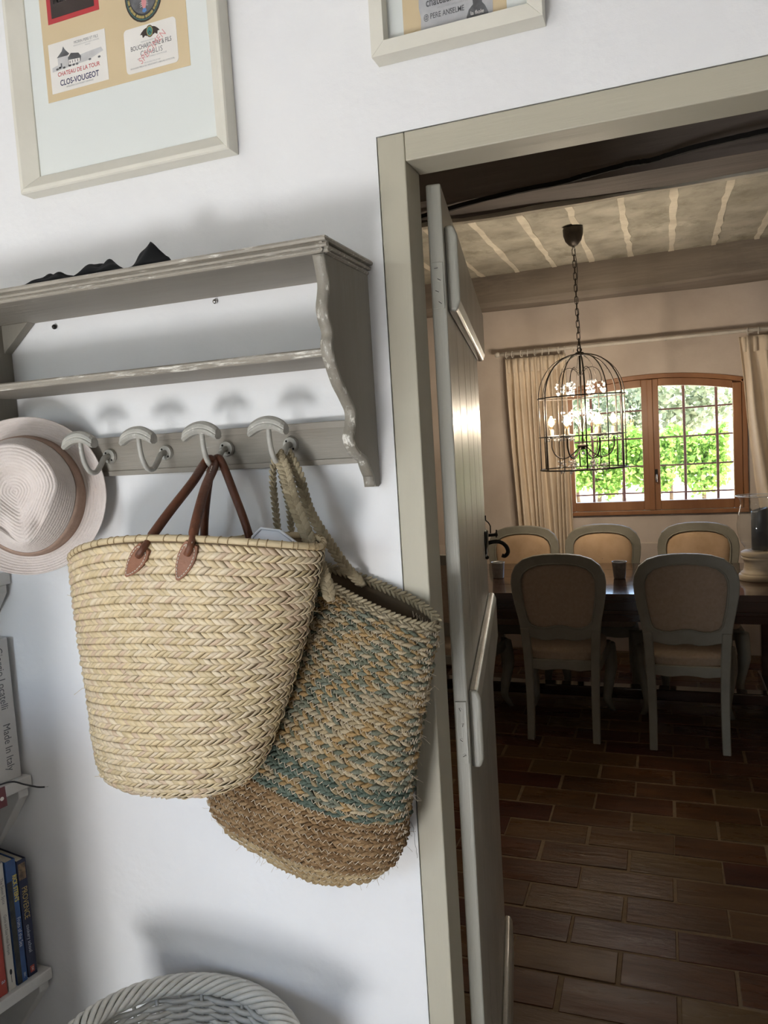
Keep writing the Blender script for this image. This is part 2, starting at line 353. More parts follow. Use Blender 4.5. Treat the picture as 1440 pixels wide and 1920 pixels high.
leaf('vine_leaf', (0.15, 0.30, 0.05), (0.30, 0.46, 0.10)); leaf('hazed_tree_leaf', (0.26, 0.32, 0.21), (0.38, 0.43, 0.30))  # tree leaf colour is paled to hold distance haze and glare
mat('crystal', (0.92, 0.93, 0.95), (0.85, 0.87, 0.9), 0.05, 5, spec=1.0, trans=0.55)
mat('filament', (1, 0.8, 0.5), None, 0.5, 5, emit=(1.0, 0.66, 0.32), estr=9)

def text(s, size, origin, X, Y, m, parent, name='lettering', align='CENTER', bold=0.0, xs=1.0, spacing=1.0):
    """flat lettering laid on a plane spanned by X and Y at a world point"""
    cu = bpy.data.curves.new('tmp', 'FONT'); cu.body = s; cu.size = size; cu.align_x = align; cu.align_y = 'CENTER'; cu.offset = bold
    cu.space_character = spacing; cu.resolution_u = 3
    to = bpy.data.objects.new('tmp', cu); COL.objects.link(to)
    dg = bpy.context.evaluated_depsgraph_get(); me = bpy.data.meshes.new_from_object(to.evaluated_get(dg))
    bpy.data.objects.remove(to); bpy.data.curves.remove(cu)
    me.name = name
    X = Vector(X).normalized(); Y = Vector(Y).normalized(); O = Vector(origin)
    off = Vector((0, 0, 0)); p = parent
    while p is not None: off += p.location; p = p.parent
    for v in me.vertices:
        c = v.co.copy(); q = O + X*c.x*xs + Y*c.y - off; v.co = q
    me.materials.clear(); me.materials.append(M[m])
    o = bpy.data.objects.new(name, me); COL.objects.link(o); o.parent = parent
    return o

# ================================================================== THE SETTING
def struct(o): o['kind'] = 'structure'; return o
TH = math.radians(11)                                    # the left wall is not square to the hook wall
A_ = Vector((-math.sin(TH), -math.cos(TH), 0)); B_ = Vector((-math.cos(TH), math.sin(TH), 0)); O_ = Vector((-1.222, 0, 0)); N_ = -B_
def shelf_pt(a, b, z): p = O_ + A_*a + B_*b; return Vector((p.x, p.y, z))

# hook wall with the doorway
w = MB(); w.box(-1.75, -0.403, 0, 0.068, 0, 2.9); w.box(0.56, 1.7, 0, 0.068, 0, 2.9); w.box(-0.403, 0.56, 0, 0.068, 2.088, 2.9)
struct(w.build('wall_front', 'plaster_white'))
w = MB().prism([(-1.4614, -0.001), (-1.967, -2.6), (-2.1, -2.6), (-1.75, -0.001)], lambda a, b: (a, b, 0), lambda a, b: (a, b, 2.9)); struct(w.build('wall_left', 'plaster_white'))
struct(box('wall_right', 'plaster_white', None, 1.6, 1.7, -2.6, 0, 0, 2.9))
w = MB(); w.box(-2.1, -1.81, -2.7, -2.6, 0, 2.9); w.box(-1.81, -1.22, -2.7, -2.6, 0, 1.24); w.box(-0.50, 1.7, -2.7, -2.6, 0, 2.9); w.box(-1.81, -1.09, -2.7, -2.6, 2.26, 2.9); w.box(-1.09, -0.50, -2.7, -2.6, 0.95, 2.9); w.box(-1.22, -1.09, -2.7, -2.6, 0.95, 1.24)  # low opening is assumed and high one added, to let lamp light in
struct(w.build('wall_back', 'plaster_white'))
struct(box('floor', 'near_tile', None, -2.1, 1.7, -2.7, 0.0, -0.1, 0.0))
struct(box('ceiling', 'ceiling_white', None, -2.1, 1.7, -2.7, 0.068, 2.9, 3.0))
struct(box('assumed_terrace', 'terrace_stone', None, -6, 5, -9, -2.7, -0.35, -0.3))  # unseen slab, assumed outside the low opening
# unseen half-height block, added to shade the lower left wall
struct(MB().prism([(-1.50, -0.42), (-1.065, -0.42), (-1.085, -0.95), (-1.62, -0.95)], lambda a, b: (a, b, 0), lambda a, b: (a, b, 1.22)).build('shade_block', 'plaster_white', bevel=0.01))
# door casing: two uprights and the lintel
t = struct(box('trim_1', 'trim_paint', None, -0.400, -0.357, -0.005, 0.066, 0, 2.085, 0.002))
t = struct(box('trim_2', 'trim_paint', None, 0.515, 0.557, -0.005, 0.066, 0, 2.0422, 0.002))
w = MB().box(-0.3565, 0.557, -0.005, 0.066, 2.0425, 2.085)
struct(w.build('trim_3', 'trim_paint_h', bevel=0.002))
# ragged paint skin and a hairline crack beside the casing
cr = MB(); 
for pts in ([(-0.428, 0, 1.062), (-0.424, 0, 1.035), (-0.415, 0, 1.012)], [(-0.422, 0, 0.998), (-0.411, 0, 0.985), (-0.408, 0, 0.955), (-0.406, 0, 0.93)]):
    p = spline(pts, 6); cr.tube([(q.x + random.uniform(-.001, .001), -0.0002, q.z) for q in p], 0.0004, 4)
cr.build('hairline_crack', 'ink_lightgrey', bpy.data.objects['wall_front'])

# dining room shell
w = MB(); w.box(-2.25, -0.715, 4.6, 4.9, 0, 3.0); w.box(0.525, 2.3, 4.6, 4.9, 0, 3.0); w.box(-0.715, 0.525, 4.6, 4.9, 0, 1.005)
WX0, WX1, WMID = -0.715, 0.525, -0.095
ARC_R = 2.6
def arch(x, top): return top - (ARC_R - math.sqrt(ARC_R**2 - (x - WMID)**2))
xs = [WX0 + (WX1 - WX0)*i/20 for i in range(21)]
w.prism([(x, arch(x, 1.990)) for x in xs] + [(WX1, 3.0), (WX0, 3.0)], lambda a, b: (a, 4.6, b), lambda a, b: (a, 4.9, b))
struct(w.build('wall_far', 'plaster_dining'))
struct(box('wall_dining_left', 'plaster_dining', None, -2.35, -2.25, 0.068, 4.9, 0, 3.0))
struct(box('wall_dining_right', 'plaster_dining', None, 2.3, 2.4, 0.068, 4.9, 0, 3.0))
w = MB(); w.box(-2.25, -1.75, -0.01, 0.068, 0, 3.0); w.box(1.7, 2.3, -0.01, 0.068, 0, 3.0)
struct(w.build('wall_partition', 'plaster_dining'))
fl = struct(box('floor', 'grout', None, -2.3, 2.35, 0.0, 4.6, -0.1, -0.0015))
# terracotta floor tiles, half-bonded rows that run parallel to the hook wall
tile_mesh = []
for k in range(5):
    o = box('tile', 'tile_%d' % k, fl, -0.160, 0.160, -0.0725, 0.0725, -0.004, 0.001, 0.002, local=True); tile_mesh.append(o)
row = 0; used = [False]*5
for j in range(-4, 24):
    y = 0.883 + 0.153*j + 0.0765
    off = -0.172 if j % 2 else -0.335
    if y > 4.5 or y < 0.2: continue
    for i in range(-5, 6):
        x = off + 0.3275*i + 0.164
        if x < -1.6 + (0.6 if y < 2 else 0) or x > 1.3: continue
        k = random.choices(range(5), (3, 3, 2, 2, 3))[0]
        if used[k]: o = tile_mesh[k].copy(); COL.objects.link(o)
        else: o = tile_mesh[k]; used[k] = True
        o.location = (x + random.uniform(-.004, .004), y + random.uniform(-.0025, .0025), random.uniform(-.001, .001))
        o.rotation_euler = (random.uniform(-.006, .006), random.uniform(-.006, .006), random.uniform(-.012, .012) + (PI if random.random() < .5 else 0))
        o.scale = (random.uniform(.985, 1.0), random.uniform(.97, 1.0), 1)
# ceiling of wide panels with mortar-filled joints
ce = struct(box('ceiling', 'ceiling_panel', None, -2.35, 2.4, -0.0, 4.9, 2.775, 3.0)); ce.location.z = 0.005
first = None
for k in range(-4, 9):
    x = -0.92 + 0.2475*k
    if first is None: first = box('ceiling_panel', 'ceiling_panel', ce, 0.0, 0.232, 2.0, 4.6, 2.742, 2.775, 0.006, local=True); o = first
    else: o = first.copy(); COL.objects.link(o)
    o.location = (x + 0.008, 0, -0.005 + random.uniform(-.002, .002))
    st = MB(); n = 26; L = []; R_ = []
    for i in range(n + 1):
        y = 1.98 + 2.6*i/n; L.append((x - 0.010 - random.uniform(0.0, 0.012), y)); R_.append((x + 0.010 + random.uniform(0.0, 0.014), y))
    vs = [(a, b, 2.7385) for a, b in L] + [(a, b, 2.7385) for a, b in R_] + [(a, b, 2.76) for a, b in L] + [(a, b, 2.76) for a, b in R_]
    q = n + 1; fs = []
    for i in range(n): fs += [(i, i+1, q+i+1, q+i), (2*q+i, 2*q+i+1, i+1, i), (q+i, q+i+1, 3*q+i+1, 3*q+i)]
    st.add(vs, fs).build('mortar_strip', 'ceiling_mortar', ce)
# old oak beams
def beam(name, y0, y1, z0, z1, mt, seed):
    rnd = random.Random(seed); ph = [rnd.uniform(0, 6) for _ in range(8)]
    prof = [(y0+.012, z1), (y0+.004, z0+.03), (y0+.012, z0+.010), (y0+.035, z0), (y1-.03, z0), (y1-.010, z0+.010), (y1, z0+.03), (y1-.005, z1)]
    def f(u, v):
        x = -2.25 + 4.5*v; i = int(round(u*8)) % 8; y, z = prof[i]
        return (x, y + 0.008*math.sin(2.1*x + ph[i]) + 0.004*math.sin(6.3*x + ph[i]*2), z + (0.008*math.sin(1.7*x + ph[i]) + 0.004*math.sin(5*x + ph[(i+3) % 8]) if z < z1 - .01 else 0))
    w = MB().grid(f, 8, 60, cu=True); n = len(w.v); w.f += [tuple(range(8)), tuple(range(n-8, n))[::-1]]
    return struct(w.build(name, mt, smooth=False))
b1 = beam('trim_4', 1.79, 2.06, 2.528, 2.76, 'beam_dark', 3)
b2 = beam('trim_5', 4.24, 4.50, 2.527, 2.76, 'beam_wood', 5)
# long drying crack under the near beam and a pale strip painting window light on its far edge
pts = spline([(-1.300, 2.050, 2.522), (-0.758, 1.863, 2.522), (-0.491, 1.798, 2.522), (-0.321, 1.779, 2.522), (-0.225, 1.748, 2.522), (-0.101, 1.713, 2.522), (-0.016, 1.711, 2.522), (0.133, 1.657, 2.522), (0.328, 1.625, 2.522), (0.800, 1.575, 2.522)], 10)
w = MB(); w.ribbon([(p.x, p.y + random.uniform(-.003, .003), p.z) for p in pts], [0.007 + 0.010*abs(math.sin(i*0.21)) for i in range(len(pts))], 0.016, (0, 0, 1)); w.build('drying_crack', 'crack_dark', b1)
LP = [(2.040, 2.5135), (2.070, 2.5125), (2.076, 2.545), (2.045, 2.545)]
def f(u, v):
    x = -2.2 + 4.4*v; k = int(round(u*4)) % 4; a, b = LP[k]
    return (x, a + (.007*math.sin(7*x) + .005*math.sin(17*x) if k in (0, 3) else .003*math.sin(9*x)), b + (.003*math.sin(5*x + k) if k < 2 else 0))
w = MB().grid(f, 4, 90, cu=True); w.build('lit_edge_strip', 'ceiling_mortar', b1)
# dado ledge under the window
struct(box('trim_6', 'plaster_dining', None, -2.2, 2.25, 4.585, 4.6, 0.0, 0.80, 0.004))
# house roof and outside ground
struct(box('roof', 'roof_tile', None, -2.6, 2.6, -2.9, 5.0, 3.02, 3.15))
struct(box('ground', 'ground_dry', None, -160, 160, 4.9, 420, -0.25, -0.12))

# ================================================================== WINDOW
win = empty('window_1', (WMID, 4.62, 1.005), kind='structure')
def framearc(x0, x1, top_out, top_in, y0, y1, name, parent, mt='window_wood'):
    n = 12; xs = [x0 + (x1 - x0)*i/n for i in range(n + 1)]
    return MB().prism([(x, arch(x, top_in)) for x in xs] + [(x, arch(x, top_out)) for x in xs[::-1]], lambda a, b: (a, y0, b), lambda a, b: (a, y1, b)).build(name, mt, parent, bevel=0.003)
FY0, FY1 = 4.585, 4.66
box('frame_jamb', 'window_wood', win, WX0 + .001, WX0 + .035, FY0, FY1, 1.006, arch(WX0, 1.985), 0.003)
box('frame_jamb', 'window_wood', win, WX1 - .035, WX1 - .001, FY0, FY1, 1.006, arch(WX1, 1.985), 0.003)
framearc(WX0 + .002, WX1 - .002, 1.992, 1.945, FY0 + .042, FY1, 'frame_head', win); framearc(WX0 + .002, WX1 - .002, 1.992, 1.960, FY0, FY0 + .041, 'frame_head', win)
box('meeting_strip', 'window_wood', win, WMID - .018, WMID + .018, 4.562, 4.5745, 1.037, 1.952, 0.003); box('meeting_strip', 'window_wood', win, WMID - .016, WMID + .016, 4.6255, 4.637, 1.037, 1.945, 0.003)
box('frame_sill', 'window_wood', win, WX0 + .001, WX1 - .001, FY0 - 0.015, FY1, 1.006, 1.035, 0.004)
for s_, (x0, x1) in enumerate(((WX0 + .035, WMID - .002), (WMID + .002, WX1 - .035))):
    sash = box('sash_stile', 'window_wood', win, x0, x0 + .055, 4.575, 4.625, 1.037, arch(x0 + .0, 1.955), 0.004)
    box('sash_stile', 'window_wood', win, x1 - .055, x1, 4.575, 4.625, 1.037, arch(x1, 1.955), 0.004)
    box('sash_rail', 'window_wood', win, x0 + .055, x1 - .055, 4.577, 4.623, 1.037, 1.102, 0.004)
    framearc(x0 + .055, x1 - .055, 1.957, 1.906, 4.577, 4.623, 'sash_rail', win)
    n = 10; xx = [x0 + .050 + (x1 - x0 - .10)*i/n for i in range(n + 1)]
    MB().prism([(xx[0], 1.098), (xx[-1], 1.098)] + [(x, arch(x, 1.91)) for x in xx[::-1]], lambda a, b: (a, 4.598, b), lambda a, b: (a, 4.602, b)).build('pane', 'pane_glass', win)
hd = box('window_handle', 'iron_black', win, -0.074, -0.056, 4.566, 4.576, 1.245, 1.325, 0.003)
w = MB().tube([(-0.065, 4.568, 1.285), (-0.065, 4.545, 1.285), (-0.065, 4.540, 1.27), (-0.065, 4.538, 1.235)], 0.006, 8); w.build('lever', 'steel', hd, smooth=True)
struct(win)
# iron grille fixed in the window opening
gr = empty('window_grille', (WMID, 4.80, 1.03), label='rusty iron bar grille outside the dining room window', cat='grille')
for x, zt in ((-0.515, 1.86), (-0.297, 1.90), (-0.09, 1.94), (0.129, 1.92), (0.345, 1.88)):
    w = MB().tube([(x, 4.80, 1.006), (x + .003, 4.80, 1.4), (x, 4.80, zt)], 0.0095, 8); w.build('upright_bar', 'iron_rust', gr, smooth=True)
for z in (1.139, 1.338, 1.542, 1.745):
    w = MB().tube([(-0.712, 4.812, z - .004), (-0.3, 4.812, z + .003), (0.1, 4.812, z), (0.522, 4.812, z + .004)], 0.006, 8); w.build('cross_bar', 'iron_rust', gr, smooth=True)

# ================================================================== DOOR
door = empty('door_1', (-0.325, 0.073, 0), math.radians(10), kind='structure')
pl = None
for k in range(5):
    y = 0.001 + 0.176*k
    w = MB().box(-0.024, 0, y, y + 0.1745, 0.015, 2.028)
    o = w.build('plank', 'door_paint', door, bevel=0.003, local=True)
def batten(z0, z1, y0, y1, th=0.021):
    w = MB(); ch = 0.016
    prof = [(0, z0), (th - .006, z0), (th, z0 + ch), (th, z1 - ch), (th - .006, z1), (0, z1)]
    w.prism(prof, lambda a, b: (a, y0 + (0.012 if False else 0), b), lambda a, b: (a, y1, b))
    return w.build('batten', 'door_paint', door, bevel=0.005, local=True, segs=3)
batten(1.830, 1.968, 0.022, 0.90); batten(1.052, 1.190, 0.022, 0.86); batten(0.085, 0.215, 0.022, 0.90)
for z0, z1 in ((1.070, 1.178), (1.832, 1.905), (0.25, 0.35)):
    h = box('hinge', 'door_paint', door, -0.0215, -0.003, -0.0015, 0.001, z0, z1, 0.0006, local=True)
    for i in range(4):
        z = z0 + (z1 - z0)*(i + .5)/4
        w = MB(); c = []
        for k in range(10): c.append((-0.012 + (-.002 if i % 2 else .002) + 0.0035*math.cos(k*PI/5), z + 0.0035*math.sin(k*PI/5)))
        w.prism(c, lambda a, b: (a, -0.0022, b), lambda a, b: (a, -0.0005, b)); sc = w.build('screw', 'door_paint', h, local=True)
        w = MB(); an = random.uniform(0, 3); dx, dz = math.cos(an)*.003, math.sin(an)*.003
        w.tube([(-0.012 + (-.002 if i % 2 else .002) - dx, -0.0022, z - dz), (-0.012 + (-.002 if i % 2 else .002) + dx, -0.0022, z + dz)], 0.0005, 4); 
        w.build('screw', 'iron_black', h, local=True)
# black iron latch with curled lever at the free edge
lt = MB().box(0.0, 0.004, 0.80, 0.872, 1.30, 1.368).build('latch', 'iron_black', door, bevel=0.001, local=True)
w = MB().tube(spline([(0.0, .83, 1.330), (.022, .83, 1.336), (.042, .83, 1.334), (.056, .83, 1.322), (.060, .83, 1.306), (.052, .83, 1.296), (.043, .83, 1.298)], 5), 0.0055, 8); w.build('latch_lever', 'iron_black', lt, smooth=True, local=True)
w = MB().tube([(0.002, .80, 1.300), (.006, .815, 1.325), (.006, .84, 1.365)], 0.0035, 6); w.build('latch_bar', 'steel', lt, smooth=True, local=True)
w = MB().tube([(0.0, .85, 1.351), (.034, .85, 1.353)], 0.0045, 6); w.tube([(.030, .85, 1.345), (.031, .85, 1.366)], 0.0025, 6); w.build('latch_stub', 'iron_black', lt, smooth=True, local=True)
w = MB().tube([(0.002, .868, 1.405), (0.002, .868, 1.392), (.010, .868, 1.384), (.014, .868, 1.375), (.014, .868, 1.355)], 0.002, 6); w.build('latch_keeper', 'iron_black', lt, smooth=True, local=True)
w = MB().ball((.004, .803, 1.298), 0.006, 8, 6); w.build('latch_knob', 'iron_black', lt, smooth=True, local=True)

# ================================================================== WALL RACK WITH HOOKS
rack = empty('coat_rack', (-0.80, 0, 1.55), label='distressed grey painted wall rack with two shelves and curved hooks', cat='coat rack')
RX0, RX1 = -1.178, -0.430
def mould(pr, x0, x1, nm):            # moulding along the front
    return MB().prism(pr, lambda a, b: (x0, a, b), lambda a, b: (x1, a, b)).build(nm, 'rack_edge', rack, bevel=0.0005)
box('top_board', 'rack_paint', rack, -1.19, -0.432, -0.168, -0.001, 1.884, 1.9045, 0.001)
prof = [(-0.168, 1.884), (-0.1705, 1.884), (-0.1730, 1.8862), (-0.1730, 1.8885), (-0.1710, 1.8890), (-0.1710, 1.8902), (-0.1755, 1.8906), (-0.1772, 1.8932), (-0.1755, 1.8958), (-0.1730, 1.8962), (-0.1730, 1.8975), (-0.1795, 1.8980), (-0.1812, 1.9012), (-0.1795, 1.9044), (-0.168, 1.9048)]
mould(prof, -1.20, -0.4210, 'front_moulding')
MB().prism([(-0.432 + (-(a) - 0.168)*0.92, b) for a, b in prof], lambda a, b: (a, -0.176, b), lambda a, b: (a, -0.001, b)).build('side_moulding', 'rack_edge', rack, bevel=0.0005)
box('shelf_board', 'rack_paint', rack, RX0 + .016, RX1 - .016, -0.148, -0.001, 1.7475, 1.7590, 0.001)
mould([(-0.148, 1.7475), (-0.153, 1.7475), (-0.1555, 1.7495), (-0.1545, 1.7525), (-0.1565, 1.754), (-0.1565, 1.757), (-0.153, 1.7595), (-0.148, 1.7595)], RX0 + .016, RX1 - .016, 'shelf_moulding')
PROF = [(-.166, 1.884), (-.160, 1.866), (-.1555, 1.845), (-.160, 1.828), (-.166, 1.812), (-.163, 1.797), (-.1535, 1.781), (-.1545, 1.772), (-.159, 1.764), (-.158, 1.754), (-.154, 1.744), (-.143, 1.727),
        (-.129, 1.709), (-.113, 1.696), (-.100, 1.684), (-.091, 1.675), (-.088, 1.665), (-.091, 1.653), (-.096, 1.643), (-.103, 1.632), (-.096, 1.620), (-.083, 1.610), (-.064, 1.603), (-.052, 1.598), (-.044, 1.586), (-.034, 1.575), (-.031, 1.571), (-.027, 1.555)]
sp = spline([(0, y, z) for y, z in PROF], 3)
for x0, x1 in ((RX1 - .016, RX1), (RX0, RX0 + .016)):
    br = MB().prism([(p.y, p.z) for p in sp] + [(-.008, 1.553), (-.001, 1.556), (-.001, 1.884)], lambda a, b: (x0, a, b), lambda a, b: (x1, a, b)).build('side_bracket', 'rack_side', rack, bevel=0.001)
    xm = (x0 + x1)/2
    w = MB().ribbon([(xm, p.y - .001, p.z) for p in sp], 0.0175, 0.007, [(0, 1, 0)]*len(sp)); w.build('edge_bead', 'rack_bead', br, smooth=True)
MB().prism([(-1.162, 1.884), (-1.098, 1.884), (-1.162, 1.832)], lambda a, b: (a, -0.020, b), lambda a, b: (a, -0.001, b)).build('corner_block', 'rack_side', rack, bevel=0.001)
box('hook_rail', 'rack_paint', rack, RX0 + .016, RX1 - .016, -0.015, -0.001, 1.592, 1.662, 0.001)
for z0, z1 in ((1.6505, 1.6618), (1.5922, 1.6012)):
    box('rail_bead', 'rack_paint', rack, RX0 + .016, RX1 - .016, -0.0178, -0.0148, z0, z1, 0.0012)
MB().ball((-0.707, -0.004, 1.8765), 0.0042, 8, 6).build('fixing_screw', 'steel', rack, smooth=True); MB().ball((-1.052, -0.004, 1.872), 0.0045, 8, 6).build('fixing_screw', 'iron_black', rack, smooth=True)
HX = [-0.942, -0.821, -0.698, -0.577]
def make_hook(x):
    path = spline([(x, -.016, 1.628), (x, -.032, 1.626), (x, -.045, 1.612), (x, -.058, 1.6015), (x, -.072, 1.603), (x, -.083, 1.617), (x, -.088, 1.636), (x, -.089, 1.657)], 5)
    hk = MB().tube(path, [0.0052 - 0.0012*i/len(path) for i in range(len(path))], 8).build('coat_hook', 'hook_paint', rack, smooth=True)
    MB().prism([(0.0135*math.cos(k*PI/10), 0.0135*math.sin(k*PI/10)) for k in range(20)], lambda a, b: (x + a*.9, -.0215, 1.628 + b*.9), lambda a, b: (x + a, -.0165, 1.628 + b)).build('hook_plate', 'hook_paint', hk)
    sc = MB(); sc.ball((x + .006, -.0215, 1.621), 0.002, 6, 4); sc.ball((x - .006, -.0215, 1.634), 0.002, 6, 4); sc.build('hook_screw', 'iron_black', hk)
    cs = [(-1, -.55), (-.92, -.2), (-.78, -.08), (-.80, .12), (-.70, .55), (-.35, .95), (.1, 1), (.6, .75), (.9, .2), (.8, -.6), (.2, -.95), (-.6, -.95)]
    def f(u, v):
        a, b = cs[int(round(u*12)) % 12]; s = 2*v - 1; e = 1 if 0 < v < 1 else 0.84
        return (x + 0.0315*s, -0.091 + 0.0115*a*e*(1 + .08*s*s), 1.664 - 0.012*s*s + 0.0105*b*e)
    w = MB().grid(f, 12, 14, cu=True); n = len(w.v); w.f += [tuple(range(12)), tuple(range(n-12, n))[::-1]]
    w.build('hook_head', 'hook_paint', hk)
    return hk
h0 = make_hook(HX[0])
for x in HX[1:]:
    c = copy_tree(h0, rack); c.location.x += x - HX[0]; c.rotation_euler.z = random.uniform(-.0, .0)

# ================================================================== BLACK FABRIC ON THE RACK
bc = empty('black_cloth', (-0.82, -0.14, 1.905), label='crumpled black fabric with a pointed fold lying on the rack shelf', cat='cloth')
def cloth(u, v):
    x = -0.955 + 0.275*u; y = -0.172 + 0.075*v
    env = math.sin(PI*min(1, max(0, v)))**0.6
    h = 0.004 + 0.013*math.exp(-((u-.10)/.07)**2) + 0.013*math.exp(-((u-.22)/.05)**2) + 0.020*math.exp(-((u-.44)/.065)**2) + 0.018*math.exp(-((u-.56)/.06)**2)
    pk = max(0, 1 - abs(u - .845)/.125); h += 0.043*pk**0.85*max(0, 1 - abs(v-.30)/.42)
    h += 0.003*math.sin(31*u + 9*v) + 0.002*math.sin(57*u - 13*v)
    e = min(1, min(u, 1-u)/.04)
    return (x + .004*math.sin(9*v), y, 1.9055 + max(0.0005, h*env*e))
w = MB().grid(cloth, 90, 26); base = len(w.v); w.build('fabric', 'black_cloth', bc, smooth=True, solid=0.0012)

# ================================================================== PICTURES
def rail_set(root, x0, x1, z0, z1, prof):
    """four mitred rails; prof = list of (inset w, y)"""
    def rail(c0, c1, d0, d1):
        w = MB(); n = len(prof); vs = []
        for (cx, cz), (dx, dz) in ((c0, d0), (c1, d1)):
            vs += [(cx + dx*a, b, cz + dz*a) for a, b in prof]
        fs = [tuple(range(n)), tuple(range(n, 2*n))[::-1]] + [(i, (i+1) % n, n + (i+1) % n, n + i) for i in range(n)]
        w.add(vs, fs).build('frame_rail', 'frame_paint', root, bevel=0.0006)
    rail((x0, z0), (x1, z0), (1, 1), (-1, 1)); rail((x0, z1), (x1, z1), (1, -1), (-1, -1))
    rail((x0, z0), (x0, z1), (1, 1), (1, -1)); rail((x1, z0), (x1, z1), (-1, 1), (-1, -1))
def sheet(name, m, parent, x0, x1, z0, z1, y, th=0.0004, rad=0.0, **k):
    if rad:
        p = []
        for cx, cz, a0 in ((x1-rad, z1-rad, 0), (x0+rad, z1-rad, PI/2), (x0+rad, z0+rad, PI), (x1-rad, z0+rad, 1.5*PI)):
            p += [(cx + rad*math.cos(a0 + i*PI/10), cz + rad*math.sin(a0 + i*PI/10)) for i in range(6)]
        return MB().prism(p, lambda a, b: (a, y - th, b), lambda a, b: (a, y, b)).build(name, m, parent)
    return box(name, m, parent, x0, x1, y - th, y, z0, z1)
def disc(name, m, parent, cx, cz, rx, rz, y, th=0.0003, n=28):
    return MB().prism([(cx + rx*math.cos(2*PI*i/n), cz + rz*math.sin(2*PI*i/n)) for i in range(n)], lambda a, b: (a, y - th, b), lambda a, b: (a, y, b)).build(name, m, parent)
def poly(name, m, parent, pts, y, th=0.0003):
    return MB().prism(pts, lambda a, b: (a, y - th, b), lambda a, b: (a, y, b)).build(name, m, parent)
def wt(s, size, x, z, m, parent, y, **k): return text(s, size, (x, y, z), (1, 0, 0), (0, 0, 1), m, parent, **k)

fl_ = empty('picture_frame', (-0.8575, 0, 2.105), label='cream picture frame of several wine labels, hanging above the coat rack', cat='picture')
rail_set(fl_, -1.073, -0.642, 2.105, 2.72, [(0, -.001), (0, -.030), (.002, -.033), (.008, -.033), (.031, -.014), (.031, -.001)])
sheet('mount_board', 'mount_board', fl_, -1.045, -0.670, 2.13, 2.695, -0.009, 0.002)
bp = sheet('beige_sheet', 'sheet_beige', fl_, -1.009, -0.7125, 2.2565, 2.60, -0.0112)
YB = -0.0117
lb = sheet('wine_label', 'paper_white', fl_, -0.998, -0.8755, 2.269, 2.352, YB); lb['label'] = 'white label with a grey chateau drawing'
y = YB - .0005
# grey drawing of the chateau: sky wash, tower with pointed roof, wing, ground
poly('drawing', 'ink_wash', lb, [(-.993, 2.305), (-.915, 2.309), (-.882, 2.318), (-.886, 2.3245), (-.915, 2.323), (-.95, 2.32), (-.993, 2.312)], y, .0001)
poly('drawing', 'ink_wash', lb, [(-.9795, 2.308), (-.9795, 2.327), (-.973, 2.330), (-.957, 2.327), (-.957, 2.308)], y, .0002)
poly('drawing', 'ink_grey', lb, [(-.981, 2.3265), (-.969, 2.3355), (-.9655, 2.3425), (-.962, 2.3365), (-.9535, 2.3285), (-.957, 2.3262)], y, .0003)
poly('drawing', 'ink_grey', lb, [(-.957, 2.310), (-.957, 2.3225), (-.950, 2.3285), (-.934, 2.3255), (-.929, 2.319), (-.931, 2.311)], y, .0003)
poly('drawing', 'paper_white', lb, [(-.956, 2.310), (-.956, 2.318), (-.932, 2.3165), (-.932, 2.311)], y, .0004)
for i in range(4): poly('drawing', 'ink_grey', lb, [(-.954 + .0055*i, 2.312), (-.954 + .0055*i, 2.316), (-.9525 + .0055*i, 2.316), (-.9525 + .0055*i, 2.312)], y, .0005)
poly('drawing', 'ink_grey', lb, [(-.974, 2.309), (-.974, 2.316), (-.971, 2.316), (-.971, 2.309)], y, .0004)
for i in range(9): disc('drawing', 'ink_grey', lb, -.991 + random.uniform(0, .10), 2.307 + random.uniform(-.001, .004), .003, .0018, y, .0002, 8)
wt('MORIN PERE ET FILS', .0068, -.916, 2.3435, 'ink_grey', lb, y, xs=.85); wt('NEGOCIANTS A NUITS-SAINT-GEORGES', .0032, -.916, 2.3385, 'ink_lightgrey', lb, y, xs=.95); wt('FRANCE', .003, -.913, 2.335, 'ink_lightgrey', lb, y)
wt('CHATEAU DE LA TOUR', .0098, -.937, 2.2985, 'ink_red', lb, y, xs=.88, bold=.00015)
wt('CLOS-VOUGEOT', .0135, -.937, 2.2835, 'ink_navy', lb, y, xs=.82, bold=.0003)
wt('APPELLATION CLOS-VOUGEOT CONTROLEE', .0034, -.937, 2.2755, 'ink_grey', lb, y, xs=.85)
lb = sheet('wine_label', 'paper_white', fl_, -0.838, -0.734, 2.267, 2.3385, YB, rad=.007); lb['label'] = 'white round-cornered label with a dark crest'
disc('crest', 'label_brown', lb, -.7855, 2.3265, .0075, .0095, y, .0002); disc('crest', 'label_gold', lb, -.7855, 2.3265, .0062, .0082, y, .0003); disc('crest', 'label_teal', lb, -.7855, 2.3265, .005, .0068, y, .0004)
poly('crest', 'label_brown', lb, [(-.789, 2.3225), (-.7855, 2.3275), (-.782, 2.3225), (-.7835, 2.3225), (-.7855, 2.3255), (-.7875, 2.3225)], y, .0005)
for s_ in (-1, 1):
    poly('crest', 'label_brown', lb, [(-.7855 + s_*a, b) for a, b in ((.006, 2.333), (.011, 2.3315), (.0165, 2.3275), (.0195, 2.324), (.0155, 2.3238), (.0145, 2.3185), (.0095, 2.3215), (.0065, 2.3195))], y, .0002)
wt('MAISON FONDEE EN 1731', .0034, -.7855, 2.3128, 'ink_lightgrey', lb, y); wt('BOUCHARD PERE & FILS', .0105, -.7855, 2.3055, 'ink_grey', lb, y, xs=.72, bold=.0001)
wt('CHABLIS', .0115, -.7855, 2.2945, 'ink_grey', lb, y, xs=.9, spacing=1.15); wt('APPELLATION CHABLIS CONTROLEE', .0036, -.7855, 2.2875, 'ink_lightgrey', lb, y)
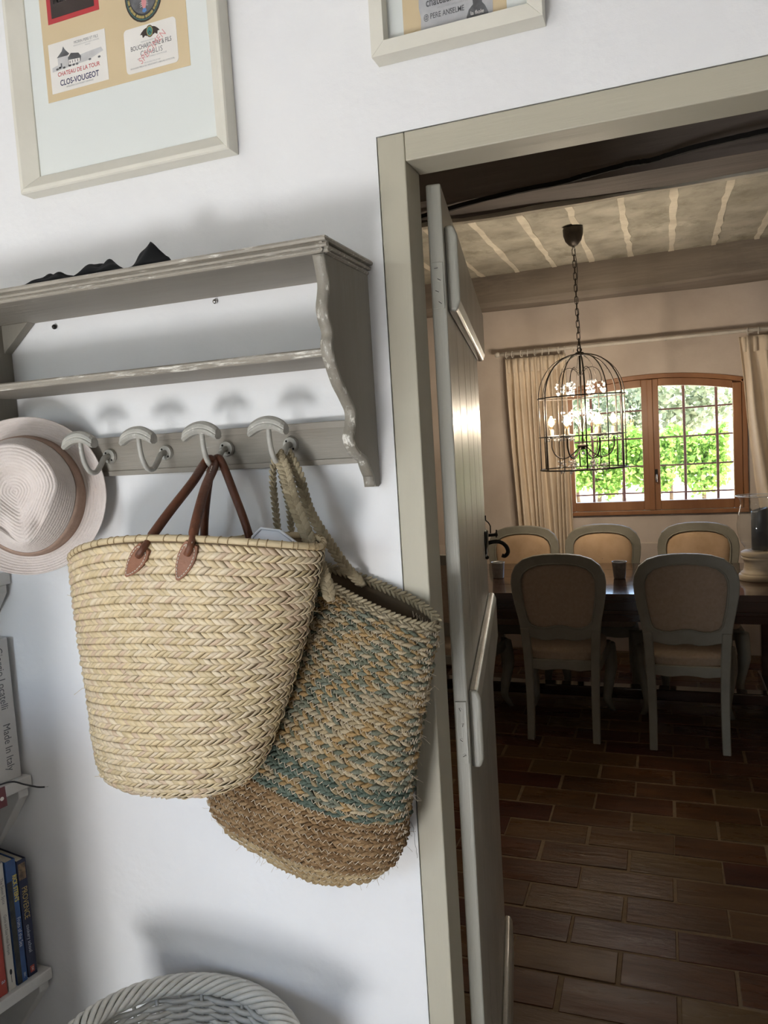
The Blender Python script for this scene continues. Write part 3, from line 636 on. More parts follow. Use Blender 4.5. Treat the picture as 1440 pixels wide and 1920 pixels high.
wt('MIS EN BOUTEILLE PAR', .0032, -.7855, 2.2790, 'ink_lightgrey', lb, y); wt('BOUCHARD PERE & FILS, NEGOCIANTS A BEAUNE (COTE-D\'OR)', .0034, -.7855, 2.2745, 'ink_grey', lb, y, xs=.9)
text('SPECIMEN', .016, (-.783, y - .0002, 2.3005), (1, 0, .72), (-.72, 0, 1), 'ink_pink', lb, xs=.85, spacing=1.1)
lb = sheet('wine_label', 'label_red', fl_, -0.993, -0.883, 2.3845, 2.52, YB); lb['label'] = 'red bordered label with a black centre'
sheet('label_centre', 'label_brown', lb, -.984, -.8925, 2.3925, 2.51, y); wt('R', .022, -.972, 2.4225, 'paper_white', lb, y - .0004, bold=.0004); wt('.R.V', .019, -.949, 2.4215, 'paper_white', lb, y - .0004, bold=.0004)
lb = disc('wine_label', 'label_brown', fl_, -.793, 2.3845, .0365, .0415, YB, .0005); lb['label'] = 'round black label with a pink lobster'
disc('label_ring', 'label_teal', lb, -.793, 2.3845, .0335, .0385, y, .0001); disc('label_ring', 'ink_black', lb, -.793, 2.3845, .0325, .0375, y, .0002); disc('label_ring', 'ink_grey', lb, -.793, 2.3865, .0265, .0305, y, .0003)
for i in range(44):                                # tiny green print round the edge, too small to read
    if i % 9 == 4: continue
    a = PI*1.02 + PI*.96*i/43; d = Vector((math.cos(a), 0, math.sin(a))); t = Vector((-math.sin(a), 0, math.cos(a))); q = Vector((-.793, y - .0004, 2.3845))
    hw = .0006 + .0004*(i % 3); pts = [q + Vector((d.x*(.0272 + .004*k), 0, d.z*(.0318 + .004*k))) + t*hw*m for k, m in ((0, -1), (0, 1), (1, 1), (1, -1))]
    w = MB().add([tuple(p) for p in pts] + [(p.x, p.y + .0002, p.z) for p in pts], [(0, 1, 2, 3), (7, 6, 5, 4), (0, 4, 5, 1), (1, 5, 6, 2), (2, 6, 7, 3), (3, 7, 4, 0)]); w.build('print_mark', 'label_gold', lb)
yl = y - .0004
poly('lobster', 'ink_pink', lb, [(-.796, 2.380), (-.797, 2.372), (-.7945, 2.364), (-.7895, 2.364), (-.787, 2.372), (-.788, 2.380)], yl, .0002)
poly('lobster', 'label_blue', lb, [(-.7945, 2.364), (-.7965, 2.3595), (-.792, 2.357), (-.7875, 2.3595), (-.7895, 2.364)], yl, .0002)
for s_ in (-1, 1):
    poly('lobster', 'ink_pink', lb, [(-.792 + s_*a, b) for a, b in ((.003, 2.376), (.0075, 2.380), (.0095, 2.387), (.0075, 2.391), (.0055, 2.386), (.0045, 2.381), (.002, 2.379))], yl, .0002)
    for i in range(3): poly('lobster', 'paper_white', lb, [(-.792 + s_*a, b) for a, b in ((.004, 2.3745 - .003*i), (.008, 2.3735 - .003*i), (.008, 2.3730 - .003*i), (.004, 2.3738 - .003*i))], yl, .0002)
sheet('glazing', 'picture_glass', fl_, -1.043, -.672, 2.132, 2.694, -0.0142, .0010)

fr = empty('picture_frame', (-0.266, 0, 2.187), label='small cream picture frame with a grey label, hanging above the doorway', cat='picture')
rail_set(fr, -0.391, -0.141, 2.187, 2.60, [(0, -.001), (0, -.0335), (.0205, -.0335), (.0205, -.001)])
sheet('mount_board', 'mount_board', fr, -.372, -.160, 2.206, 2.581, -0.008, .002)
sheet('beige_sheet', 'sheet_beige', fr, -.346, -.193, 2.209, 2.56, -0.0102)
lb = poly('wine_label', 'paper_grey', fr, [(-.320, 2.211), (-.213, 2.211), (-.212, 2.24), (-.214, 2.32), (-.319, 2.32), (-.321, 2.25), (-.3185, 2.235)], -0.0107, .0004); y = -0.0115
lb['label'] = 'grey stone-textured label with a vase'
wt('chateauneuf du pape', .017, -.262, 2.2540, 'ink_grey', lb, y, xs=.68, bold=.0003); wt('APPELLATION CHATEAUNEUF-DU-PAPE', .004, -.267, 2.2440, 'ink_lightgrey', lb, y, xs=.75)
wt('@ PERE ANSELME', .0108, -.284, 2.2345, 'ink_grey', lb, y, xs=.72, bold=.0001)
poly('vase', 'ink_grey', lb, [(-.251, 2.211), (-.220, 2.211), (-.219, 2.221), (-.2235, 2.231), (-.2275, 2.236), (-.227, 2.243), (-.241, 2.243), (-.2405, 2.236), (-.247, 2.230), (-.2505, 2.221)], y, .0002)
wt('la fiole', .0075, -.235, 2.224, 'paper_white', lb, y - .0003)
sheet('glazing', 'picture_glass', fr, -.371, -.161, 2.207, 2.58, -0.0122, .0009)

# ================================================================== STRAW HAT
hat = empty('straw_hat', (-1.085, -0.040, 1.56), label='pale straw trilby with a dusty brown band, hanging left of the baskets', cat='hat')
hx = Vector((.46, -.88, .10)).normalized(); he1 = Vector((0, 0, 1)).cross(hx).normalized(); he2 = hx.cross(he1)
def hp(lx, ly, lz):                                # hat frame: lz out of the wall, ly up, lx right
    p = Vector((-1.074, -0.082, 1.566)) + he1*lx + he2*ly + hx*lz; return (p.x, p.y, p.z)
TILT = math.radians(6)
def rot(x, y): return (x*math.cos(TILT) - y*math.sin(TILT), x*math.sin(TILT) + y*math.cos(TILT))
def ridge(s, p=0.0052): return 0.0006*math.cos(2*PI*s/p)
def foot(th, k=1.0): return (.096*k*math.sin(th), .106*k*math.cos(th))
def shoulder(th):                                  # teardrop plan, pointed front downwards
    c = math.cos(th); f = max(0, -c); return (.074*math.sin(th)*(1 - .62*f**1.1), (.080 if c > 0 else .090)*c + .004)
def hat_pt(u, v):
    # v: 0 brim edge .. .36 crown foot .. .66 shoulder .. 1 centre of the top
    th = 2*PI*u; c = math.cos(th); f = max(0, -c)
    if v < .36:
        t = v/.36; a = (.137*math.sin(th), .141*math.cos(th)); b = foot(th); x = a[0] + (b[0]-a[0])*t; y = a[1] + (b[1]-a[1])*t
        z = 0.004 + .012*(1-t)**2*(.3 + .7*math.sin(th)**2) - .004*math.sin(PI*t) + ridge(t*.040)
    elif v < .66:
        t = (v - .36)/.30; a = foot(th); b = shoulder(th); e = .55*t + .45*t*t; x = a[0] + (b[0]-a[0])*e; y = a[1] + (b[1]-a[1])*e
        z = .004 + (.082 - .024*f)*t**.92; k = 1 + ridge(t*.08)/.09; x *= k; y *= k
    else:
        t = (v - .66)/.34; b = shoulder(th); k = 1 - t; x = b[0]*k; y = b[1]*k + .004*t
        z = .086 - .024*f*k + .006*math.sin(PI*min(1, t*1.6)) - .016*(1 - math.exp(-(t/.55)**2)) + ridge(k*.075)
        z -= .010*math.exp(-((abs(x) - .030)/.014)**2)*math.exp(-((y + .055)/.025)**2)
    x, y = rot(x, y)
    return hp(x, y, z)
def part_grid(v0, v1, nv, name, m, solid=0.0):
    w = MB().grid(lambda u, v: hat_pt(u, v0 + (v1 - v0)*v), 96, nv, cu=True)
    return w.build(name, m, hat, smooth=True, solid=solid)
part_grid(0.0, .36, 38, 'brim', 'hat_straw', 0.0016); part_grid(.36, 1.0, 130, 'crown', 'hat_straw', 0.0012)
def band(u, v):
    x, y = hat_pt(u, .36 + .055*v + .004)[:2], 0
    p = Vector(hat_pt(u, .362 + .105*v)); q = Vector(hp(0, 0, .004 + .022*v)); return p + (p - q).normalized()*.0018
MB().grid(band, 96, 4, cu=True).build('hat_band', 'hat_band', hat, smooth=True, solid=.0012)

# ================================================================== BRAIDED BASKETRY HELPERS
def loz(w, P, s_n=4, t_n=2):
    """one woven straw: P(s,t) -> point, s along 0..1, t across -1..1"""
    base = len(w.v)
    for i in range(s_n + 1):
        for j in range(t_n + 1): w.v.append(tuple(P(i/s_n, -1 + 2*j/t_n)))
    for i in range(s_n):
        for j in range(t_n):
            a = base + i*(t_n+1) + j; w.f.append((a, a+1, a+t_n+2, a+t_n+1))
def frame_at(S_, u, v, e=1e-3):
    p = S_(u, v); du = (S_(u + e, v) - S_(u - e, v))/(2*e); dv = (S_(u, min(v + e, 1.6)) - S_(u, v - e))/(2*e)
    n = dv.cross(du); n.normalize(); return p, du, dv, n
def braid_row(S_, v0, v1, pitch, slant, bulge, rnd, out=1.0, seed_u=0.0, wide=1.15, jit=.12, flat=False):
    """herringbone row between v0 and v1 around the closed surface S_"""
    w = MB(); vm = (v0 + v1)/2; per = 0; q = S_(0, vm); K = 60
    for i in range(1, K + 1): p = S_(2*PI*i/K, vm); per += (p - q).length; q = p
    n = max(8, int(per/pitch)); cum = [0]; q = S_(0, vm); K = 180
    for i in range(1, K + 1): p = S_(2*PI*i/K, vm); cum.append(cum[-1] + (p - q).length); q = p
    def u_of(d):
        d = (d % cum[-1]); lo, hi = 0, K
        while hi - lo > 1:
            m = (lo + hi)//2
            if cum[m] <= d: lo = m
            else: hi = m
        return 2*PI*(lo + (d - cum[lo])/max(1e-9, cum[hi] - cum[lo]))/K
    step = cum[-1]/n
    for half in (0, 1):
        for i in range(n):
            d0 = (i + .5*half + seed_u)*step; wd = step*.5*wide*rnd.uniform(1-jit, 1+jit); lift = rnd.uniform(.7, 1.3)*bulge; dj = rnd.uniform(-.12, .12)*step
            va, vb = (v0 + (vm-v0)*.01, vm + (vm-v0)*.09) if half == 0 else (vm - (vm-v0)*.09, v1 - (vm-v0)*.01)
            um = u_of(d0 + slant/2); p, du, dv, nn = frame_at(S_, um, vm); lu = du.length
            def P(s, t):
                sl = slant*s if half == 0 else slant*(1 - s)
                u = um + (sl - slant/2 + dj + t*wd)/lu; v = va + (vb - va)*s
                h = lift*(math.sin(PI*(.12 + .80*s))**.6)*((.40 + .60*(1 - t)/2) if flat else (1 - .45*t*t)) - (.0 if flat else .0012)*(abs(t) > .9) + (.0007 if half else 0)
                return S_(u, v) + nn*(out*h)
            loz(w, P)
    return w
def braid_path(w, path, width, up, pitch, r):
    """plaited strap: three-strand look from slanted puffs along a path"""
    P = [Vector(p) for p in path]; L = [0]
    for a, b in zip(P, P[1:]): L.append(L[-1] + (b - a).length)
    def at(d):
        d = min(max(d, 0), L[-1] - 1e-6)
        for i in range(len(L) - 1):
            if d <= L[i+1]:
                k = (d - L[i])/(L[i+1] - L[i]); return P[i].lerp(P[i+1], k), (P[i+1] - P[i]).normalized()
    n = int(L[-1]/pitch)
    for i in range(n):
        for sgn in (-1, 1):
            d = (i + (.5 if sgn > 0 else 0))*pitch; p, t = at(d); u = Vector(up); u = (u - t*u.dot(t)).normalized(); a = t.cross(u)
            c = p + a*sgn*width*.24
            ax = (t*.80 + a*sgn*-.62).normalized(); ay = u.cross(ax)
            def f(uu, vv):
                th = 2*PI*uu; ph = PI*vv
                return c - ax*math.cos(ph)*pitch*1.05 + (ay*math.cos(th)*width*.26 + u*math.sin(th)*r)*math.sin(ph)
            w.grid(f, 7, 5, cu=True)

# ================================================================== STRAW MARKET BASKET
bk = empty('market_basket', (-0.74, -0.13, 1.07), label='pale straw market basket with brown leather handles, hanging from a hook', cat='basket')
BT = [(0, -.7056, -.132, 1.467, .2257, .095), (.28, -.722, -.130, 1.356, .208, .095), (.56, -.742, -.126, 1.2455, .185, .088), (.76, -.762, -.123, 1.162, .166, .080), (.88, -.775, -.121, 1.113, .150, .072), (.95, -.783, -.120, 1.088, .130, .062), (1.0, -.786, -.119, 1.074, .098, .046), (1.04, -.787, -.118, 1.068, .052, .025), (1.07, -.787, -.118, 1.066, .004, .003)]
def smooth_tab(tab, v):
    v = max(tab[0][0], min(tab[-1][0], v)); i = 0
    while i < len(tab) - 2 and v > tab[i+1][0]: i += 1
    a, b = tab[i], tab[i+1]; p = tab[max(i-1, 0)]; q = tab[min(i+2, len(tab)-1)]; h = b[0]-a[0]; t = (v-a[0])/h; out = []
    for k in range(1, len(a)):
        m0 = (b[k]-p[k])/max(1e-6, b[0]-p[0])*h; m1 = (q[k]-a[k])/max(1e-6, q[0]-a[0])*h
        out.append((2*t**3-3*t**2+1)*a[k] + (t**3-2*t**2+t)*m0 + (-2*t**3+3*t**2)*b[k] + (t**3-t**2)*m1)
    return out
def SB(u, v):
    cx, cy, cz, a, b = smooth_tab(BT, v); c, s = math.cos(u), math.sin(u)
    lift = (.041*max(0, -s)**1.4*(1 - .30*c) + .017*max(0, s)*(.6 + .6*c))*math.exp(-2.6*max(0, v))
    tl = 0.05
    dent = .010*math.exp(-((v-.32)/.22)**2)*max(0, -s)**3*math.cos(2.4*c + .6)
    return Vector((cx + a*c*math.cos(tl), cy + b*s + dent, cz + a*c*math.sin(tl) + lift))
rnd = random.Random(11)
MB().grid(lambda u, v: SB(2*PI*u, .01 + 1.05*v), 72, 40, cu=True).build('lining', 'straw_gap_shade', bk, smooth=True, solid=0.004)  # inner shell, coloured dark to put shade into the gaps between straws
nrow = 21
for i in range(nrow):
    v0 = .022 + (1.02 - .022)*i/nrow; v1 = .022 + (1.02 - .022)*(i + 1)/nrow
    w = braid_row(SB, v0, v1, 0.0108, 0.0122, .0048, rnd, seed_u=rnd.random(), wide=1.12, jit=.22, flat=True)
    w.build('braid_row', 'straw', bk, smooth=True, fix=False, solid=.0009)
# wrapped rim
w = MB(); K = 150
w.tube([SB(2*PI*i/K, .008) for i in range(K)], .0052, 8, closed=True)
rm = w.build('rim', 'straw_rim', bk, smooth=True)
w = MB()
for i in range(64):
    u = 2*PI*(i + rnd.uniform(-.3, .3))/64; p, du, dv, nn = frame_at(SB, u, .02); t = du.normalized()
    ring = []
    for k in range(9):
        a = -.3 + 3.9*k/8 - PI/2 + .2; q = SB(u + .030*(k/8 - .5), .008); ring.append(q + (nn*math.cos(a) + Vector((0, 0, 1))*math.sin(a))*.0054)
    w.tube(ring, .0008, 4)
tag(w.build('rim_binding', 'straw_bind', rm, smooth=True), kind='stuff')
# leather handles and stitched patches
HK = Vector((-.698, -.064, 1.611))
def on_front(x, v, off):
    cx, cy, cz, a, b = smooth_tab(BT, v); c = max(-.99, min(.99, (x - cx)/a)); u = -math.acos(c); p, du, dv, nn = frame_at(SB, u, v); return p, nn, u
for k, (x, ax) in enumerate(((-.736, -.95), (-.652, -.55))):
    p, nn, u0 = on_front(x, .075, 0); nn = nn if nn.y < 0 else -nn; p = p + nn*.0022
    D = Vector((ax, 0, -1)); D = (D - nn*D.dot(nn)).normalized(); E_ = nn.cross(D)
    out = [(.010, -.030), (.0135, -.018), (.0140, -.004), (.0115, .010), (.007, .022), (.002, .031)]
    ring = [(a, b) for a, b in out] + [(-a, b) for a, b in out[::-1]]
    pa = MB().prism(ring, lambda a, b: p + E_*a + D*b + nn*(.0075 - .10*abs(a)), lambda a, b: p + E_*a + D*b + nn*(.0015 - .10*abs(a))).build('leather_patch', 'leather_patch', bk, bevel=.0008)
    w = MB()
    for q, qn in zip(ring, ring[1:] + ring[:1]):
        a0, b0 = q[0]*.78, q[1]*.84; a1, b1 = qn[0]*.78, qn[1]*.84
        for j in range(2):
            f0, f1 = j*.5 + .08, j*.5 + .40
            w.tube([p + E_*(a0+(a1-a0)*f) + D*(b0+(b1-b0)*f) + nn*(.0082 - .10*abs(a0+(a1-a0)*f)) for f in (f0, f1)], .0006, 4)
    w.tube([p + E_*.007 + D*-.026 + nn*.0078, p + D*-.012 + nn*.0085, p - E_*.007 + D*-.026 + nn*.0078], .0006, 4)
    w.build('stitching', 'thread', pa)
    top = p - D*.030 + nn*.007
    if k == 0: fa = (p - D*.012 + nn*.0075, top, p)
    else: fb = (p - D*.012 + nn*.0075, top, p)
def strap(name, pts, r, n=9):
    path = spline(pts, 10); return MB().tube(path, r, n).build(name, 'leather', bk, smooth=True)
def mid(a, b, t, off): return Vector(a).lerp(Vector(b), t) + Vector(off)
h1 = strap('leather_handle', [fa[0], fa[1], mid(fa[1], HK, .33, (0, -.003, .002)), mid(fa[1], HK, .7, (0, -.004, .002)), HK + Vector((-.012, -.010, -.008)), HK + Vector((-.003, -.004, .002)), HK + Vector((.006, -.006, -.010)),
                       mid(HK, fb[1], .35, (.010, -.016, 0)), mid(HK, fb[1], .7, (.006, -.012, 0)), fb[1], fb[0]], [.0052 if min(i, 100 - i) < 14 else .0074 for i in range(101)])
bkA, bkB = SB(1.72, .10) + Vector((0, -.006, 0)), SB(1.25, .10) + Vector((0, -.006, 0))
h2 = strap('leather_handle', [bkA, mid(bkA, HK, .4, (-.004, -.004, 0)), mid(bkA, HK, .8, (-.003, -.002, 0)), HK + Vector((-.001, .006, -.004)), HK + Vector((.005, .010, .002)), HK + Vector((.014, .008, -.010)),
                       mid(HK, bkB, .35, (.010, .002, .006)), mid(HK, bkB, .7, (.008, 0, .004)), bkB], .0070)
w = MB(); pth = spline([mid(HK, fb[1], .08, (.010, -.013, 0)), mid(HK, fb[1], .35, (.013, -.0215, 0)), mid(HK, fb[1], .7, (.009, -.018, 0)), fb[1] + Vector((.004, -.005, 0))], 16)
for a, b in zip(pth[::2], pth[1::2]): w.tube([a, b], .0007, 4)
w.build('stitching', 'thread', h1)
w = MB()
for i in range(26):
    u = rnd.uniform(0, 2*PI); v = rnd.uniform(.1, 1); p, du, dv, nn = frame_at(SB, u, v); nn = nn if nn.dot(p - Vector((-.74, -.13, p.z))) > 0 else -nn
    q = p + nn*.003; w.tube([q, q + nn*.008 + Vector((rnd.uniform(-.006, .006), 0, rnd.uniform(-.004, .004))), q + nn*.016 + Vector((rnd.uniform(-.012, .012), 0, rnd.uniform(-.008, .004)))], .0004, 3)
tag(w.build('stray_straw', 'straw_rim', bk), kind='stuff')
# white tray end standing in the basket
tr = empty('white_tray', (-.565, -.125, 1.40), label='white plastic tray corner sticking out of the straw basket', cat='tray')
w = MB().prism([(-.625, 1.36), (-.535, 1.36), (-.510, 1.468), (-.556, 1.498), (-.588, 1.502), (-.602, 1.490), (-.610, 1.46)], lambda a, b: (a, -.150 + .25*(b - 1.36), b), lambda a, b: (a + .002, -.146 + .25*(b - 1.36), b)); w.build('tray_plate', 'plastic_white', tr, bevel=.001)
w = MB().tube([(-.610, -.126, 1.46), (-.602, -.1185, 1.490), (-.588, -.1155, 1.502), (-.556, -.1165, 1.498), (-.510, -.124, 1.468)], .0022, 6); w.build('tray_lip', 'plastic_white', tr, smooth=True)

# ================================================================== JUTE BAG
jb = empty('jute_bag', (-0.55, -0.08, 0.92), label='green and tan braided jute bag hanging behind the straw basket', cat='bag')
JT = [(0, -.570, 1.425, -.336, 1.338, .075), (.12, -.590, 1.402, -.342, 1.302, .105), (.45, -.662, 1.290, -.364, 1.190, .140), (.75, -.750, 1.140, -.386, 1.075, .155), (.9, -.782, 1.062, -.394, 1.032, .155), (1.0, -.790, 1.012, -.404, .996, .148), (1.1, -.774, .966, -.424, .964, .130), (1.18, -.728, .930, -.456, .936, .105), (1.25, -.655, .906, -.515, .912, .065), (1.29, -.590, .898, -.570, .900, .014)]
def SJ(u, v):
    lx, lz, rx, rz, D = smooth_tab(JT, v); c, s = math.cos(u), math.sin(u); k = (c + 1)/2
    d = D*(.18 + .82*k); mx = (lx + rx)/2 + (rx - lx)/2*c; mz = (lz + rz)/2 + (rz - lz)/2*c
    y = -.009 - d*(1 - s)/2
    mz += -.010*max(0, -s)*math.exp(-9*max(0, v)) + .012*max(0, s)*math.exp(-9*max(0, v)) - .010*math.sin(PI*k)*min(1, v)*(v < 1.25)
    return Vector((mx, y, mz))
rnd = random.Random(23)
MB().grid(lambda u, v: SJ(2*PI*u, .004 + 1.282*v), 72, 40, cu=True).build('lining', 'jute_core', jb, smooth=True, solid=0.003)
nr = 33; zz = MB()
for i in range(nr):
    v0 = .0 + 1.26*i/nr; v1 = 1.26*(i + 1)/nr; f = i/nr
    m_ = 'jute_mix'
    if f > .64: m_ = 'jute_brown'
    if f > .86: m_ = 'jute_pale'
    if i in (18, 19, 21): m_ = 'jute_teal'
    if i == 0: m_ = 'jute_strap'
    w = braid_row(SJ, v0, v1, 0.0128, 0.0105, .0072, rnd, seed_u=rnd.random(), wide=1.05, jit=.2)
    w.build('braid_row', m_, jb, smooth=True, fix=False, solid=.0015)
    if i > 0:
        K = 110; pts = []
        for k in range(K + 1):
            u = -PI*1.02 + PI*1.30*k/K; p, du, dv, nn = frame_at(SJ, u, v0); nn = nn if nn.y < 0 or nn.x > .5 else -nn
            pts.append(p + nn*.0052 + dv.normalized()*(.0042 if k % 2 else -.0042))
        zz.tube(pts, .00075, 4)
tag(zz.build('zigzag_stitching', 'jute_stitch', jb), kind='stuff')
w = MB()
for i in range(420):
    u = rnd.uniform(-PI, .9); v = rnd.uniform(.02, 1.25); p, du, dv, nn = frame_at(SJ, u, v); nn = nn if nn.y < 0 or nn.x > .5 else -nn
    q = p + nn*.005; d = Vector((rnd.uniform(-1, 1), rnd.uniform(-.6, .2), rnd.uniform(-1, 1)))*.008
    w.tube([q, q + nn*.005 + d*.6, q + nn*.007 + d*1.2], .00028, 3)
tag(w.build('loose_fibre', 'jute_stitch', jb), kind='stuff')
HK4 = Vector((-.577, -.064, 1.611))
def plait(name, pts, width, up=(0.35, -1, 0)):
    w = MB(); path = spline(pts, 12); braid_path(w, path, width, up, .0085, .0032); w.ribbon(path, width*.7, .0036, up); return w.build(name, 'jute_strap', jb, smooth=True, fix=False)
plait('strap', [HK4 + Vector((.002, -.004, .001)), HK4 + Vector((.014, -.008, -.022)), (-.545, -.088, 1.545), (-.520, -.098, 1.490), (-.503, -.102, 1.45), (-.492, -.100, 1.415), (-.488, -.094, 1.385)], .020)
plait('strap', [HK4 + Vector((.012, .012, .001)), HK4 + Vector((.030, .006, -.030)), (-.535, -.050, 1.52), (-.508, -.040, 1.465), (-.485, -.032, 1.425), (-.462, -.022, 1.395)], .014)
plait('strap', [HK4 + Vector((-.002, -.004, .001)), HK4 + Vector((-.010, -.004, -.03)), (-.590, -.062, 1.53), (-.590, -.055, 1.47), (-.580, -.045, 1.42)], .009, (1, -.4, 0))
plait('strap', [HK4 + Vector((-.001, .010, .001)), HK4 + Vector((-.004, .014, -.03)), (-.577, -.040, 1.53), (-.577, -.035, 1.47), (-.570, -.025, 1.42)], .008, (1, -.4, 0))
w = MB(); lip = [SJ(-PI*.02 - PI*.96*k/40, -.004) for k in range(41)]
braid_path(w, [p + Vector((0, -.002, .002)) for p in lip], .012, (0, -1, .25), .009, .0042); w.build('mouth_braid', 'jute_strap', jb, smooth=True, fix=False)
w = MB(); lip = [SJ(PI*.02 + PI*.96*k/40, -.004) for k in range(41)]
braid_path(w, [p + Vector((0, .001, .004)) for p in lip], .012, (0, -1, .25), .009, .0042); w.build('mouth_braid', 'jute_strap', jb, smooth=True, fix=False)

# ================================================================== WHITE BOOKSHELF AND BOOKS
bs = empty('bookshelf', (-1.33, -0.3, 0.4), label='white painted wooden shelves with slanted braces at the left edge', cat='bookshelf')
for z in (.584, .998, 1.414):
    pts = [(-1.222, -.003), shelf_pt(.40, 0, 0)[:2], shelf_pt(.40, .231, 0)[:2], (-1.4565, -.003)]
    MB().prism(pts, lambda a, b: (a, b, z - .024), lambda a, b: (a, b, z)).build('shelf_board', 'shelf_white', bs, bevel=.002)
    for a0 in (.010, .37):
        q = [(.004, z - .024), (.004, z - .040), (.185, z - .262), (.229, z - .262), (.229, z - .215), (.045, z - .024)]
        MB().prism(q, lambda b, c: shelf_pt(a0, b, c), lambda b, c: shelf_pt(a0 + .022, b, c)).build('brace', 'shelf_white', bs, bevel=.002)
for a0, a1 in ((.012, .032), (.37, .392)):
    MB().prism([(.2095, .0), (.2295, .0), (.2295, 1.389), (.2095, 1.389)], lambda b, c: shelf_pt(a0, b, c), lambda b, c: shelf_pt(a1, b, c)).build('wall_batten', 'shelf_white', bs)
def book(name, a0, a1, z0, h, b0, depth, m, label):
    c = shelf_pt((a0 + a1)/2, b0 + depth/2, z0)
    r = empty(name, c, label=label, cat='book', group='books on the white shelves')
    def bx(nm, mm, aa, ab, ba, bb, za, zb, bev=.0008):
        w = MB(); w.prism([(aa, ba), (ab, ba), (ab, bb), (aa, bb)], lambda p, q: shelf_pt(p, q, za), lambda p, q: shelf_pt(p, q, zb)); return w.build(nm, mm, r, bevel=bev)
    t = .0022
    sp_ = bx('spine', m, a0, a1, b0, b0 + t, z0, z0 + h, .001)
    bx('cover', m, a0, a0 + t, b0 + t, b0 + depth, z0, z0 + h); bx('cover', m, a1 - t, a1, b0 + t, b0 + depth, z0, z0 + h)
    bx('pages', 'book_pages', a0 + t, a1 - t, b0 + t, b0 + depth - .005, z0 + .003, z0 + h - .003, 0)
    return r, sp_
def spine_text(s, size, a, z, m, par, b0, **k):
    X = Vector((0, 0, -1)); Y = N_.cross(X); return text(s, size, shelf_pt(a, b0 - .0004, z), X, Y, m, par, **k)
def spine_patch(par, a0, a1, z0, z1, b0, m, nm='printed_patch'):
    return MB().prism([(a0, b0), (a1, b0), (a1, b0 - .0003), (a0, b0 - .0003)], lambda p, q: shelf_pt(p, q, z0), lambda p, q: shelf_pt(p, q, z1)).build(nm, m, par)
r, sp_ = book('book', .016, .071, .9985, .285, .012, .20, 'book_white', 'thick white book on the middle white shelf'); 
spine_text('Giorgio Locatelli', .0215, .037, 1.205, 'ink_grey', sp_, .012, xs=.86); spine_text('Made In Italy', .0215, .037, 1.066, 'ink_grey', sp_, .012, xs=.86)
r, sp_ = book('book', .0265, .047, .5845, .247, .012, .19, 'book_navy', 'dark navy book, nearest the wall on the lowest white shelf')
spine_patch(sp_, .0295, .0445, .790, .824, .012, 'print_sepia'); spine_text('PROVENCE', .0165, .0365, .740, 'print_gold', sp_, .012, xs=.82); spine_text('cookery school', .0105, .037, .664, 'print_pale', sp_, .012, xs=.9)
spine_patch(sp_, .0325, .0415, .592, .606, .012, 'book_red'); spine_text('DK', .006, .037, .599, 'paper_white', sp_, .0115)
r, sp_ = book('book', .050, .072, .5845, .258, .010, .19, 'book_blue', 'bright blue book beside the navy book on the lowest shelf')
spine_patch(sp_, .0612, .0718, .586, .800, .010, 'print_dark'); spine_text("RICK STEIN'S", .0125, .0555, .782, 'print_yellow', sp_, .010, xs=.78, bold=.0004); spine_text('Fruits of the Sea', .0110, .0560, .690, 'print_pale', sp_, .010, xs=.85); spine_text('BBC', .006, .0555, .598, 'print_pale', sp_, .010)
r, sp_ = book('book', .0755, .0905, .5845, .262, .010, .18, 'book_cream', 'slim cream book between the blue and the red book')
spine_text('The Seven Spice', .0095, .0825, .790, 'ink_grey', sp_, .010, xs=.85); spine_text('Quick and Easy Indian Recipes', .008, .083, .700, 'ink_grey', sp_, .010, xs=.85); 
MB().prism([(.083 + .0025*math.cos(k*PI/6), .622 + .006*math.sin(k*PI/6)) for k in range(12)], lambda a, b: shelf_pt(a, .0097, b), lambda a, b: shelf_pt(a, .010, b)).build('emblem', 'ink_black', sp_); spine_patch(sp_, .0826, .0834, .600, .620, .010, 'ink_black', 'emblem')
r, sp_ = book('book', .0935, .122, .5845, .165, .010, .17, 'book_red', 'short red book at the left edge of the lowest shelf')
spine_text('a', .016, .099, .612, 'print_pale', sp_, .010)
tg = empty('card_tag', shelf_pt(.072, -.004, .985), label='small dark red card hanging over the middle white shelf edge', cat='card')
MB().prism([(.062, .960), (.085, .960), (.085, 1.000), (.0635, 1.000)], lambda a, b: shelf_pt(a, -.006, b), lambda a, b: shelf_pt(a, -.004, b)).build('card', 'book_maroon', tg, bevel=.0004)
MB().prism([(.066 + .004*math.cos(k*PI/5) + .006, .978 + .004*math.sin(k*PI/5)) for k in range(10)], lambda a, b: shelf_pt(a, -.0063, b), lambda a, b: shelf_pt(a, -.006, b)).build('emblem', 'paper_white', tg)
w = MB().tube(spline([shelf_pt(.20, .03, 1.0015), shelf_pt(.10, .012, 1.0015), shelf_pt(.066, .006, 1.002), shelf_pt(.045, -.004, 1.001), shelf_pt(.028, -.014, .990), shelf_pt(.012, -.030, .981), shelf_pt(.006, -.045, .981)], 8), .0017, 6)
o = empty('black_cable', shelf_pt(.05, 0, 1.0), label='thin black cable end poking out over the middle white shelf', cat='cable'); w.build('cable', 'cable_black', o, smooth=True)
w = MB().tube([shelf_pt(.006, -.045, .981), shelf_pt(.003, -.052, .982)], .0007, 5); w.build('bare_wire', 'steel', o)

